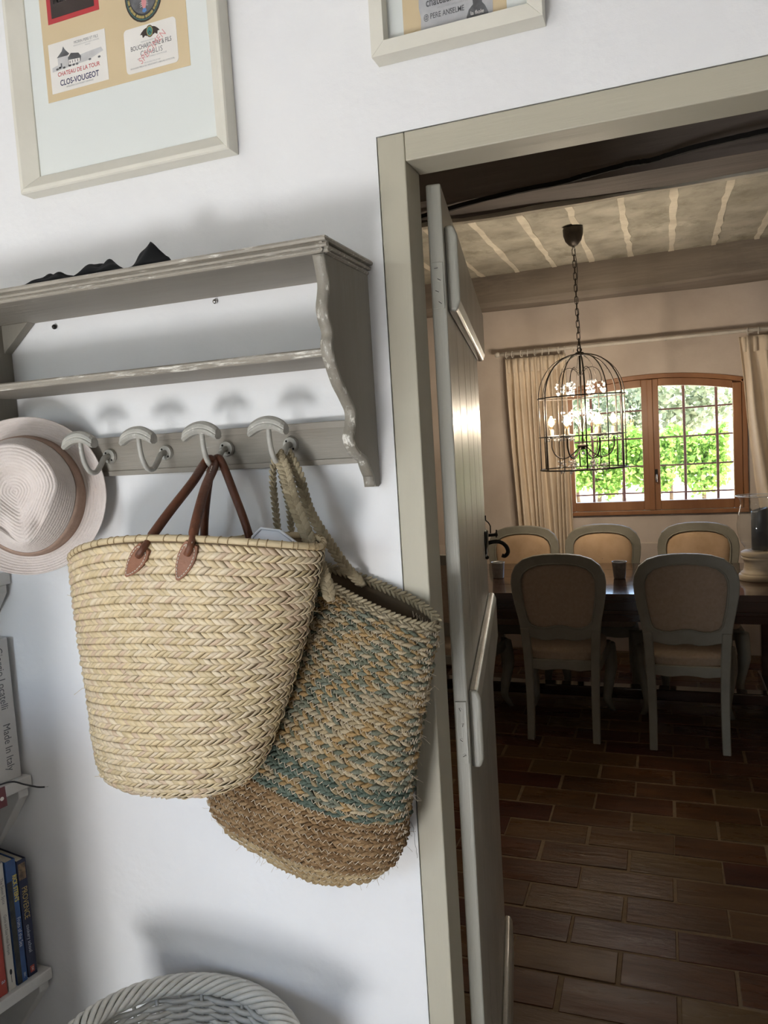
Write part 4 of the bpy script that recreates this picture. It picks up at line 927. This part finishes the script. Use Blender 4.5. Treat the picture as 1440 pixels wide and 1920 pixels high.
# ================================================================== WHITE WICKER BASKET
wk = empty('wicker_basket', (-.765, -.222, 0), label='white painted wicker basket with a plaited rim, below the bags', cat='basket')
WC = Vector((-.765, -.222, 0)); WZ = .640
def SW(u, z):
    t = z/WZ; r = .140 + .046*t - .010*math.sin(PI*t)
    return Vector((WC.x + r*1.05*math.cos(u), WC.y + r*math.sin(u), z + (-.012*math.cos(u))*t))
ns = 30
for k in range(ns):
    u = 2*PI*k/ns; MB().tube([SW(u, .002 + WZ*i/10*.99) for i in range(11)], .0034, 6).build('stake', 'wicker_white', wk, smooth=True)
nrw = 96
for i in range(nrw):
    z = .008 + (WZ - .016)*i/nrw; pts = []
    K = ns*4
    for k in range(K):
        u = 2*PI*k/K; p = SW(u, z); n = Vector((math.cos(u), math.sin(u), 0)); pts.append(p + n*.0050*math.cos(u*ns/2 + (PI if i % 2 else 0)))
    MB().tube(pts, .0050, 5, closed=True).build('weaver', 'wicker_white', wk, smooth=True)
nst = 7
for k in range(nst):
    K = 220; pts = []
    for i in range(K):
        u = 2*PI*i/K; a = u*9 + 2*PI*k/nst; p = SW(u, WZ); n = Vector((math.cos(u), math.sin(u), 0)); pts.append(p + n*(.004 + .017*math.cos(a)) + Vector((0, 0, .010 + .011*math.sin(a))))
    MB().tube(pts, .0052, 6, closed=True).build('rim_strand', 'wicker_white', wk, smooth=True)
MB().prism([(WC.x + .137*1.05*math.cos(i*PI/16), WC.y + .137*math.sin(i*PI/16)) for i in range(32)], lambda a, b: (a, b, .003), lambda a, b: (a, b, .012)).build('base', 'wicker_white', wk)

# ================================================================== DINING TABLE
TZ = .765
tb = empty('dining_table', (-.4, 3.44, 0), label='long dark polished wooden dining table below the chandelier', cat='table')
for i, (y0, y1) in enumerate(((2.955, 3.196), (3.1975, 3.438), (3.4395, 3.68), (3.6815, 3.925))):
    box('top_plank', 'table_wood', tb, -1.68, .80, y0, y1, TZ - .035, TZ, .002)
box('apron', 'table_wood', tb, -1.60, .66, 3.03, 3.055, .60, TZ - .036, .002); box('apron', 'table_wood', tb, -1.60, .66, 3.825, 3.85, .60, TZ - .036, .002)
MB().box(-1.60, .66, 3.021, 3.031, .64, .66).build('apron_moulding', 'table_wood', tb, bevel=.003)
for x in (-1.53, .50):
    for y in (3.045, 3.755): box('leg', 'table_wood', tb, x, x + .085, y, y + .085, .10, TZ - .037, .008)
    box('foot', 'table_wood', tb, x - .01, x + .095, 3.0, 3.88, .03, .115, .01); box('apron', 'table_wood', tb, x + .03, x + .055, 3.056, 3.824, .60, TZ - .037, .002)
box('stretcher', 'table_wood', tb, -1.44, .50, 3.40, 3.49, .05, .115, .008)
for x in (-1.49, .54):
    for y in (3.05, 3.83): MB().lathe([(.0, .0), (.030, .0), (.034, .016), (.028, .032)], (x, y, 0), 14).build('foot_pad', 'table_wood', tb, smooth=True)

# ================================================================== DINING CHAIRS
def make_chair(front_linen):
    """local: seat faces +y, back at y = 0"""
    r = empty('dining_chair', (0, 0, 0))
    def by(z): return -.10*max(0, z - .45)**1.1               # rake of the back
    outer = [(0, 1.000), (.06, .998), (.12, .990), (.175, .972), (.215, .938), (.237, .893), (.243, .845), (.239, .79), (.228, .72), (.216, .66), (.207, .60), (.201, .55), (.15, .547), (.095, .534), (.05, .532), (.02, .540)]
    inner = [(0, .945), (.05, .943), (.10, .936), (.143, .920), (.172, .893), (.185, .860), (.187, .825), (.183, .77), (.176, .72), (.168, .68), (.160, .64), (.146, .620), (.112, .606), (.075, .604), (.04, .612), (.012, .617)]
    full = lambda h: [(x, z) for x, z in h] + [(-x, z) for x, z in h[:0:-1]]
    O1 = full(outer); I1 = full(inner); n = len(O1); w = MB(); vs = []
    T = .030
    for (lp, y, sh) in ((O1, -T/2, 0), (I1, -T/2, 0), (I1, T/2, 0), (O1, T/2, 0)): vs += [(x, by(z) + y, z) for x, z in lp]
    # pull rim a touch for a rounded moulding
    fs = []
    for i in range(n):
        j = (i + 1) % n
        fs += [(i, j, n+j, n+i), (n+i, n+j, 2*n+j, 2*n+i), (2*n+i, 2*n+j, 3*n+j, 3*n+i), (3*n+i, 3*n+j, j, i)]
    w.add(vs, fs); bf = w.build('back_frame', 'chair_paint', r, bevel=.006, local=True, segs=3, smooth=False)
    # beads round the upholstery, front and back
    for s_ in (1, -1):
        w = MB().tube([(x*1.03, by(z) + s_*(T/2 + .001), z + (.004 if z > .8 else -.003)) for x, z in I1], .0045, 6, closed=True); w.build('bead', 'chair_paint', bf, smooth=True, local=True)
    cz = .775
    def pad(sgn, bul):
        w = MB(); rings = []
        for k, (sc, dy) in enumerate(((1.0, .002), (.94, .6), (.75, .9), (.4, 1.0), (.02, 1.02))):
            rings.append([(x*sc, by(cz + (z - cz)*sc) + sgn*(.004 + bul*dy), cz + (z - cz)*sc) for x, z in I1])
        vs = [p for q in rings for p in q]; fs = []
        for k in range(len(rings) - 1):
            for i in range(n): j = (i+1) % n; fs.append((k*n+i, k*n+j, (k+1)*n+j, (k+1)*n+i))
        return w.add(vs, fs)
    pad(1, .022).build('back_cushion', front_linen, r, smooth=True, local=True); pad(-1, .006).build('back_panel', 'linen', r, smooth=True, local=True)
    # back legs run up into the frame
    for s_ in (-1, 1):
        def f(u, v):
            z = .600*(1 - v); hw = .023 - .004*v; cx = s_*(.183 - .014*v - .006*math.sin(PI*v)); cy = by(z) - .045*v*v*v
            a = [(-1, -1), (1, -1), (1, 1), (-1, 1)][int(round(u*4)) % 4]; return (cx + a[0]*hw, cy + a[1]*(.021 - .002*v), z)
        w = MB().grid(f, 4, 14, cu=True); m = len(w.v); w.f += [(0, 1, 2, 3), (m-4, m-3, m-2, m-1)]; w.build('leg', 'chair_paint', r, bevel=.005, local=True)
        def g(u, v):                                            # cabriole front legs
            z = .40*(1 - v); hw = .030 - .016*v**.8 + .006*max(0, v - .9)*10; d = .018*math.sin(PI*v*.9) - .055*v*v + .02*v
            a = 2*PI*u; return (s_*(.215 + d*.5) + hw*math.cos(a), .42 + d*.9 + hw*math.sin(a), z)
        def g(u, v):
            z = .41*(1 - v); hw = .030*(1 - v)**.7 + .0125 + .004*max(0, v - .88)*8; d = .026*math.sin(PI*min(1, v*1.25))*(v < .8) - .020*math.sin(PI*max(0, (v - .35))/.65) + .030*max(0, v - .8)/.2
            a = 2*PI*u; return (s_*(.212 + d*.6) + hw*math.cos(a), .425 + d + hw*math.sin(a), z)
        w = MB().grid(g, 10, 22, cu=True); m = len(w.v); w.f += [tuple(range(10)), tuple(range(m-10, m))]; w.build('leg', 'chair_paint', r, smooth=True, local=True)
    # seat rail with scalloped back and sides, upholstered seat
    w = MB(); nb = 14
    def rail(p0, p1, z0, z1, dip, th, nrm):
        vs = []; fs = []
        for i in range(nb + 1):
            t = i/nb; x = p0[0] + (p1[0]-p0[0])*t; y = p0[1] + (p1[1]-p0[1])*t; zz = z0 + dip*(abs(math.cos(2*PI*t))*.5 - .5*math.cos(2*PI*t)*0 - .4)
            vs += [(x, y, zz), (x, y, z1), (x + nrm[0]*th, y + nrm[1]*th, z1), (x + nrm[0]*th, y + nrm[1]*th, zz)]
        for i in range(nb):
            for k in range(4): l = (k+1) % 4; fs.append((i*4+k, i*4+l, i*4+4+l, i*4+4+k))
        fs += [(0, 1, 2, 3), (nb*4, nb*4+1, nb*4+2, nb*4+3)]; w.add(vs, fs)
    rail((-.175, -.012), (.175, -.012), .375, .425, .02, .025, (0, 1)); rail((-.225, .44), (.225, .44), .365, .425, .02, .025, (0, -1))
    rail((-.196, 0), (-.232, .43), .368, .425, .02, .025, (1, 0)); rail((.196, 0), (.232, .43), .368, .425, .02, .025, (-1, 0))
    w.build('seat_rail', 'chair_paint', r, bevel=.003, local=True)
    def seat(u, v):
        a = 2*PI*u; ca, sa = math.cos(a), math.sin(a); e = .45
        sx = math.copysign(abs(ca)**e, ca); sy = math.copysign(abs(sa)**e, sa); k = (1 - v)
        sc = 1 if v < .4 else math.cos((v - .4)/.6*PI/2)**.5
        hw = .190 + .034*(sy*sc + 1)/2
        return (hw*sx*sc, .222 + .212*sy*sc, .424 + (.035*v/.4 if v < .4 else .035 + .032*math.sin((v - .4)/.6*PI/2)))
    w = MB().grid(seat, 40, 12, cu=True); w.build('seat', 'linen', r, smooth=True, local=True)
    return r
ch_f = make_chair('linen')
spots = [(.073, 2.845, 0.0, 'grey dining chair with linen back, nearest the lantern on the near side'),
         (-.545, 2.865, .02, 'grey dining chair with linen back, between the door and the near chair by the lantern'),
         (-1.165, 2.86, -.05, 'grey dining chair on the near side, half hidden behind the open door')]
rear = [(-.935, 4.02, PI, 'dining chair on the window side in front of the left curtain'), (-.41, 4.03, PI, 'middle dining chair on the window side of the table'), (.175, 4.03, PI - .02, 'dining chair on the window side, nearest the glass lantern')]
for i, (x, y, a, lab) in enumerate(spots):
    o = ch_f if i == 0 else copy_tree(ch_f); o.location = (x, y, 0.003); o.rotation_euler.z = a; tag(o, lab, 'chair', 'chairs around the dining table')
ch_r = make_chair('linen_warm')
for i, (x, y, a, lab) in enumerate(rear):
    o = ch_r if i == 0 else copy_tree(ch_r); o.location = (x, y, 0.003); o.rotation_euler.z = a; tag(o, lab, 'chair', 'chairs around the dining table')

# ================================================================== THINGS ON THE TABLE
def cup(x, y, lab):
    r = empty('tea_light_holder', (x, y, TZ + .001), label=lab, cat='candle holder', group='tea light holders on the table')
    MB().lathe([(.0, 0), (.031, 0), (.033, .003), (.0405, .092), (.0425, .098), (.0400, .098), (.0385, .092), (.031, .006), (.0, .006)], (x, y, TZ + .001), 28).build('cup', 'zinc', r, smooth=True)
    MB().lathe([(.0, .007), (.024, .007), (.024, .022), (.0, .022)], (x, y, TZ + .001), 20).build('candle', 'paper_white', r)
cup(-.268, 3.40, 'small metal tea light cup between the two near chairs'); cup(-.975, 3.40, 'small metal tea light cup beside the open door')
ln = empty('candle_lantern', (.452, 3.38, TZ + .001), label='glass hurricane lantern with grey candle on a turned pale wood stand', cat='lantern')
LX, LY, L0 = .452, 3.38, TZ + .001
MB().lathe([(0, 0), (.094, 0), (.0945, .001), (.098, .014), (.0945, .030), (.094, .0305), (.086, .0307), (.0855, .0312), (.086, .040), (.0855, .0408), (.076, .046), (.070, .062), (.068, .085), (.071, .106), (.076, .1135), (.0765, .114), (.082, .1143), (.0825, .1150), (.0825, .124), (.082, .1246), (.077, .1250), (.0768, .1300), (.0772, .1306), (.0835, .1310), (.084, .1320), (.084, .150), (.083, .1515), (.074, .1575), (0, .158)], (LX, LY, L0), 40).build('stand', 'pedestal', ln, smooth=True)
MB().lathe([(0, .160), (.040, .160), (.060, .170), (.085, .205), (.099, .255), (.101, .30), (.094, .36), (.083, .41), (.084, .435), (.097, .452), (.1045, .456)], (LX, LY, L0), 40).build('glass_globe', 'lantern_glass', ln, smooth=True)
K = 40; MB().tube([(LX + .1045*math.cos(2*PI*k/K), LY + .1045*math.sin(2*PI*k/K), L0 + .456) for k in range(K)], .0022, 6, closed=True).build('glass_lip', 'crystal', ln, smooth=True)
cn = MB().lathe([(0, .164), (.042, .164), (.042, .375), (.040, .382), (.034, .378), (0, .372)], (LX + .012, LY, L0), 28)
cn.v = [(x, y, z + (.25*(x - LX - .012) if z > L0 + .36 else 0)) for x, y, z in cn.v]; cd = cn.build('candle', 'candle', ln, smooth=True)
MB().tube([(LX + .012, LY, L0 + .372), (LX + .013, LY, L0 + .392)], .0015, 5).build('wick', 'ink_black', cd)

# ================================================================== CURTAINS
cr_ = empty('curtain_rod', (-.1, 4.505, 2.217), label='pale curtain rod with rings above the dining room window', cat='curtain rod')
MB().tube([(-1.125, 4.505, 2.217), (1.35, 4.505, 2.217)], .0125, 10).build('rod', 'rod_white', cr_, smooth=True)
MB().ball((-1.14, 4.505, 2.217), .021, 12, 8).build('finial', 'rod_white', cr_, smooth=True); MB().ball((1.365, 4.505, 2.217), .021, 12, 8).build('finial', 'rod_white', cr_, smooth=True)
for x in (-1.10, .02, 1.28): MB().tube([(x, 4.599, 2.217), (x, 4.505, 2.217)], .007, 8).build('wall_bracket', 'rod_white', cr_, smooth=True)
r0 = None
for i in range(19):
    x = (-1.07 + .052*i + random.uniform(-.012, .012)) if i < 10 else (.53 + .062*(i - 10))
    if r0 is None:
        K = 16; r0 = MB().tube([(0, .0215*math.cos(2*PI*k/K), .0215*math.sin(2*PI*k/K) - .007) for k in range(K)], .0036, 6, closed=True).build('ring', 'rod_white', cr_, smooth=True, local=True); o = r0
    else: o = r0.copy(); COL.objects.link(o)
    o.location = (x + .1, 0, 0); o.rotation_euler.z = random.uniform(-.3, .3)
def curtain(edge_l, edge_r, npl, lab, seed):
    rr = random.Random(seed); ph = [rr.uniform(0, 6) for _ in range(6)]
    def f(u, v):
        z = 2.181 - 2.160*v; xl = lerp(edge_l, v)[0]; xr = lerp(edge_r, v)[0]
        uu = u + .028*math.sin(2*PI*u*2 + ph[0] + 1.2*v) + .016*math.sin(4*v + ph[1] + 17*u)
        amp = .014 + .018*min(1, v*6) + .008*math.sin(7*u + ph[2])
        y = 4.520 + amp*math.sin(2*PI*npl*uu + ph[3] + .8*math.sin(3*v + ph[4])) + .010*math.sin(2*PI*npl*.37*uu + ph[5] + 2*v)
        if v < .09: y = 4.515 + (y - 4.515)*(.45 + .55*abs(math.sin(PI*v/.09*.5)))
        return (xl + (xr - xl)*u, y, z)
    r = empty('curtain', ((edge_l[0][1] + edge_r[0][1])/2, 4.52, .02), label=lab, cat='curtain', group='cream curtains at the dining window')
    MB().grid(f, 150, 60).build('drape', 'curtain', r, smooth=True, solid=.0025)
    w = MB()
    for i in range(int(npl)):
        u = (i + .5)/npl; p = Vector(f(u, .004)); w.ribbon([p + Vector((0, -.014, .0)), p + Vector((0, -.016, -.05)), p + Vector((0, -.012, -.095))], .022, .006, (0, 1, 0))
    w.build('pleat_tape', 'curtain', r, smooth=True)
curtain([(0, -1.085), (.3, -1.07), (.65, -1.03), (1, -1.02)], [(0, -.655), (.3, -.645), (1, -.640)], 10, 'gathered cream curtain left of the window, behind the chandelier', 3)
curtain([(0, .475), (.12, .500), (.25, .520), (.45, .560), (.65, .625), (1, .64)], [(0, 1.06), (1, 1.06)], 9, 'gathered cream curtain right of the window', 8)

# ================================================================== BIRDCAGE CHANDELIER
CX, CY = -.445, 3.29
cl = empty('chandelier', (CX, CY, 2.737), label='black wire birdcage chandelier with glowing bulbs and crystal drops', cat='chandelier')
MB().lathe([(0, 0), (.052, 0), (.055, -.010), (.053, -.040), (.043, -.072), (.024, -.094), (.010, -.102), (0, -.102)], (CX, CY, 2.737), 24).build('canopy', 'iron_cage', cl, smooth=True)
MB().ball((CX, CY, 2.628), .009, 10, 8).build('canopy_finial', 'steel', cl, smooth=True)
zt, zb = 2.622, 2.068; nl = 17; pitch = (zt - zb)/nl; lk = None
for i in range(nl):
    z = zt - pitch*(i + .5); hl = pitch*.64; pts = []
    for k in range(14):
        a = 2*PI*k/14; pts.append((.0085*math.cos(a), 0, (hl - .0085)*(1 if math.sin(a) > 0 else -1) + .0085*math.sin(a)))
    if lk is None: lk = MB().tube(pts, .0022, 5, closed=True).build('chain_link', 'iron_cage', cl, smooth=True, local=True); o = lk
    else: o = lk.copy(); COL.objects.link(o)
    o.location = (.010*i/nl, 0, z - 2.737); o.rotation_euler = (0, -.015, PI/2*(i % 2) + .3)
CXc = CX + .010
w = MB().tube(spline([(CX + .004, CY, 2.63), (CX + .016, CY, 2.5), (CX + .004, CY, 2.35), (CX + .016, CY, 2.2), (CX + .012, CY + .004, 2.06)], 8), .0018, 5); w.build('cord', 'cable_black', cl, smooth=True)
CR, ZS, ZT, ZBT = .233, 1.815, 2.050, 1.415
nb = 12
for k in range(nb):
    a = 2*PI*(k + .35)/nb; c, s = math.cos(a), math.sin(a); pts = []
    for i in range(13):
        t = PI/2*i/12; rr = CR*math.sin(t)**.92 if i else 0.012; pts.append((CXc + rr*c, CY + rr*s, ZS + (ZT - ZS)*math.cos(t)))
    pts += [(CXc + (CR + .0*q)*c, CY + CR*s, ZS + (ZBT - ZS)*q) for q in (.25, .5, .75, 1)]
    MB().tube(pts, .0042 if k % 2 else .0033, 6).build('cage_wire', 'iron_cage', cl, smooth=True)
for z, r, tk in ((ZS, CR + .004, .0042), (1.600, CR + .004, .0034), (ZBT, CR + .004, .0046)):
    K = 48; MB().tube([(CXc + r*math.cos(2*PI*i/K), CY + r*math.sin(2*PI*i/K), z) for i in range(K)], tk, 6, closed=True).build('cage_ring', 'iron_cage', cl, smooth=True)
MB().lathe([(0, .012), (.020, .010), (.030, .0), (.026, -.008), (0, -.010)], (CXc, CY, ZT), 16).build('cage_cap', 'iron_cage', cl, smooth=True)
K = 16
w = MB().tube([(CXc + .012*math.cos(2*PI*k/K), CY, ZT + .022 + .012*math.sin(2*PI*k/K)) for k in range(K)], .003, 6, closed=True); w.build('hanging_loop', 'iron_cage', cl, smooth=True)
MB().tube([(CXc, CY, ZT), (CXc, CY, 1.53)], .005, 8).build('stem', 'iron_cage', cl, smooth=True)
MB().lathe([(0, -.016), (.012, -.014), (.028, 0), (.034, .010), (.010, .018), (0, .018)], (CXc, CY, 1.535), 16).build('hub', 'iron_cage', cl, smooth=True)
MB().ball((CXc, CY, 1.50), .011, 10, 8).build('hub_finial', 'crystal', cl, smooth=True)
rc = random.Random(4)
def drop(w, c, r):                      # faceted crystal
    x, y, z = c; vs = [(x, y, z + r*.8)]; n = 6
    vs += [(x + r*.62*math.cos(2*PI*i/n), y + r*.62*math.sin(2*PI*i/n), z) for i in range(n)] + [(x, y, z - r*1.3)]
    w.add(vs, [(0, 1+i, 1+(i+1) % n) for i in range(n)] + [(n+1, 1+(i+1) % n, 1+i) for i in range(n)])
def beads(w, c, r): w.ball(c, r, 6, 4)
for k in range(6):
    a = 2*PI*(k + .12)/6; c, s = math.cos(a), math.sin(a); P = lambda r, z: (CXc + r*c, CY + r*s, z)
    MB().tube(spline([P(.02, 1.535), P(.055, 1.500), P(.100, 1.475), P(.145, 1.490), P(.168, 1.535), P(.168, 1.585)], 6), .0042, 6).build('arm', 'iron_cage', cl, smooth=True)
    cx, cy, _ = P(.168, 0)
    dp = MB().lathe([(.0, .0), (.014, .002), (.034, .012), (.040, .020), (.034, .017), (.012, .008), (0, .006)], (cx, cy, 1.588), 16).build('drip_dish', 'crystal', cl, smooth=True)
    w = MB()
    for i in range(10): beads(w, (cx + .038*math.cos(i*.628), cy + .038*math.sin(i*.628), 1.598 - .004*(i % 2)), .0055)
    for i in range(6): drop(w, (cx + .036*math.cos(i*1.047), cy + .036*math.sin(i*1.047), 1.582), .009)
    w.build('crystal_beads', 'crystal', dp)
    MB().lathe([(0, 0), (.011, 0), (.012, .006), (.011, .046), (0, .046)], (cx, cy, 1.596), 14).build('candle_sleeve', 'pedestal', cl, smooth=True)
    bl = MB().lathe([(0, 0), (.011, .002), (.012, .012), (.019, .024), (.0245, .040), (.0235, .054), (.016, .067), (.006, .073), (0, .0735)], (cx, cy, 1.642), 18).build('bulb', 'bulb_glass', cl, smooth=True)
    MB().lathe([(0, .014), (.008, .018), (.016, .030), (.019, .042), (.014, .056), (.006, .066), (0, .068)], (cx, cy, 1.642), 10).build('filament', 'filament', bl, smooth=True)
    pd = bpy.data.lights.new('bulb_light', 'POINT'); pd.energy = 6.5; pd.color = (1.0, .83, .64); pd.shadow_soft_size = .012
    po = bpy.data.objects.new('bulb_light', pd); COL.objects.link(po); po.parent = cl; po.location = (cx - CX, cy - CY, 1.725 - 2.737)
    # upper scrolls with hanging crystal clusters
    sc = MB().tube(spline([P(.006, 1.93), P(.030, 1.965), P(.065, 1.975), P(.098, 1.955), P(.112, 1.915), P(.112, 1.895)], 5), .0022, 5).build('scroll_wire', 'iron_cage', cl, smooth=True)
    w = MB(); x, y, _ = P(.112, 0)
    for i in range(9): beads(w, (x + rc.uniform(-.022, .022), y + rc.uniform(-.022, .022), 1.882 + rc.uniform(-.022, .012)), .0075)
    for i in range(4): drop(w, (x + rc.uniform(-.020, .020), y + rc.uniform(-.020, .020), 1.845 + rc.uniform(-.008, .01)), .014)
    w.build('crystal_cluster', 'crystal', sc)
    w = MB(); x, y, _ = P(.118, 0)
    for i in range(9): beads(w, (x + rc.uniform(-.022, .022), y + rc.uniform(-.022, .022), 1.440 + rc.uniform(-.02, .02)), .006)
    for i in range(3): drop(w, (x + rc.uniform(-.020, .020), y + rc.uniform(-.020, .020), 1.405 + rc.uniform(-.006, .006)), .012)
    w.tube([P(.118, 1.478), P(.118, 1.44)], .001, 4)
    w.build('crystal_cluster', 'crystal', cl)
    w = MB(); x, y, _ = P(.085, 0)
    for i in range(10): beads(w, (x + rc.uniform(-.03, .03), y + rc.uniform(-.03, .03), 1.70 + rc.uniform(-.04, .04)), .006)
    w.tube(spline([P(.006, 1.62), P(.04, 1.70), P(.085, 1.715), P(.11, 1.68)], 5), .0018, 5); w.build('crystal_cluster', 'crystal', cl)

# ================================================================== OUTDOORS
def leaves(w, n, fn, size, rnd):
    for i in range(n):
        c = Vector(fn()); d = Vector((rnd.gauss(0, 1), rnd.gauss(0, 1), rnd.gauss(0, 1))).normalized(); e = d.orthogonal().normalized(); e = (e*math.cos(i) + d.cross(e)*math.sin(i)); g = d.cross(e); s = size*rnd.uniform(.6, 1.25)
        w.add([c - e*s*.5, c + g*s*.45 + d*s*.10, c + e*s*.6, c - g*s*.45 + d*s*.10], [(0, 1, 2), (0, 2, 3)])
rv = random.Random(31)
def vine(x, y, lab, n=2000):
    r = empty('grapevine', (x, y, -.12), label=lab, cat='vine', group='grapevines outside the window')
    MB().tube([(x, y, -.12), (x + rv.uniform(-.05, .05), y, .3), (x + rv.uniform(-.05, .05), y, .75), (x + rv.uniform(-.1, .1), y, 1.1)], [.045, .04, .035, .02], 7).build('trunk', 'bark', r, smooth=True)
    w = MB()
    def pt():
        t = rv.random(); z = .38 + 1.12*t**.85 + rv.gauss(0, .05); dx = rv.uniform(-.45, .45); return (x + dx, y + rv.gauss(0, .17), z + .12*math.sin(7*(x + dx)))
    leaves(w, n, pt, .105, rv); w.build('foliage', 'vine_leaf', r, fix=False)
names = ['leftmost', 'second from the left', 'third from the left', 'fourth from the left', 'fifth from the left', 'rightmost']
for i in range(6): vine(-4.4 + 1.02*i, 15.2, 'leafy grapevine in the front row outside the window, ' + names[i])
for i in range(6): vine(-5.2 + 1.06*i, 18.0, 'leafy grapevine in the back row outside the window, ' + names[i], 1500)
for x, y, h, rx, lab in ((-9.5, 34, 5.2, 2.6, 'grey green tree beyond the vines, leftmost'), (-3.6, 36, 4.2, 2.2, 'low grey green tree beyond the vines, left of the middle'), (.6, 33, 5.4, 2.3, 'tall grey green tree beyond the vines, at the right'), (-1.6, 40, 4.4, 2.0, 'rounded grey green tree beyond the vines, in the middle'), (4.2, 36, 4.6, 2.2, 'grey green tree beyond the vines, hidden by the right window jamb')):
    r = empty('tree', (x, y, -.12), label=lab, cat='tree', group='trees beyond the vineyard')
    MB().tube([(x, y, -.12), (x + .1, y, h*.35), (x - .1, y, h*.7)], [.18, .14, .06], 8).build('trunk', 'bark', r, smooth=True)
    w = MB(); cc = [(rv.uniform(-.6, .6)*rx, rv.uniform(-.5, .5)*rx, rv.uniform(.35, .9)*h, rv.uniform(.3, .5)*rx) for _ in range(12)]
    def pt():
        a, b, z, s = cc[rv.randrange(12)]; v = Vector((rv.gauss(0, 1), rv.gauss(0, 1), rv.gauss(0, 1))).normalized()*s*rv.uniform(.6, 1); return (x + a + v.x, y + b + v.y, z + v.z)
    leaves(w, 2600, pt, .28, rv); w.build('crown', 'hazed_tree_leaf', r, fix=False)
def hillf(u, v):
    x = -160 + 320*u; return (x, 230 + 120*v, -1 + (9 + 5*math.sin(x*.021 + 1) + 2*math.sin(x*.06))*math.sin(PI/2*v))
struct(MB().grid(hillf, 60, 10).build('hills', 'hill', smooth=True))
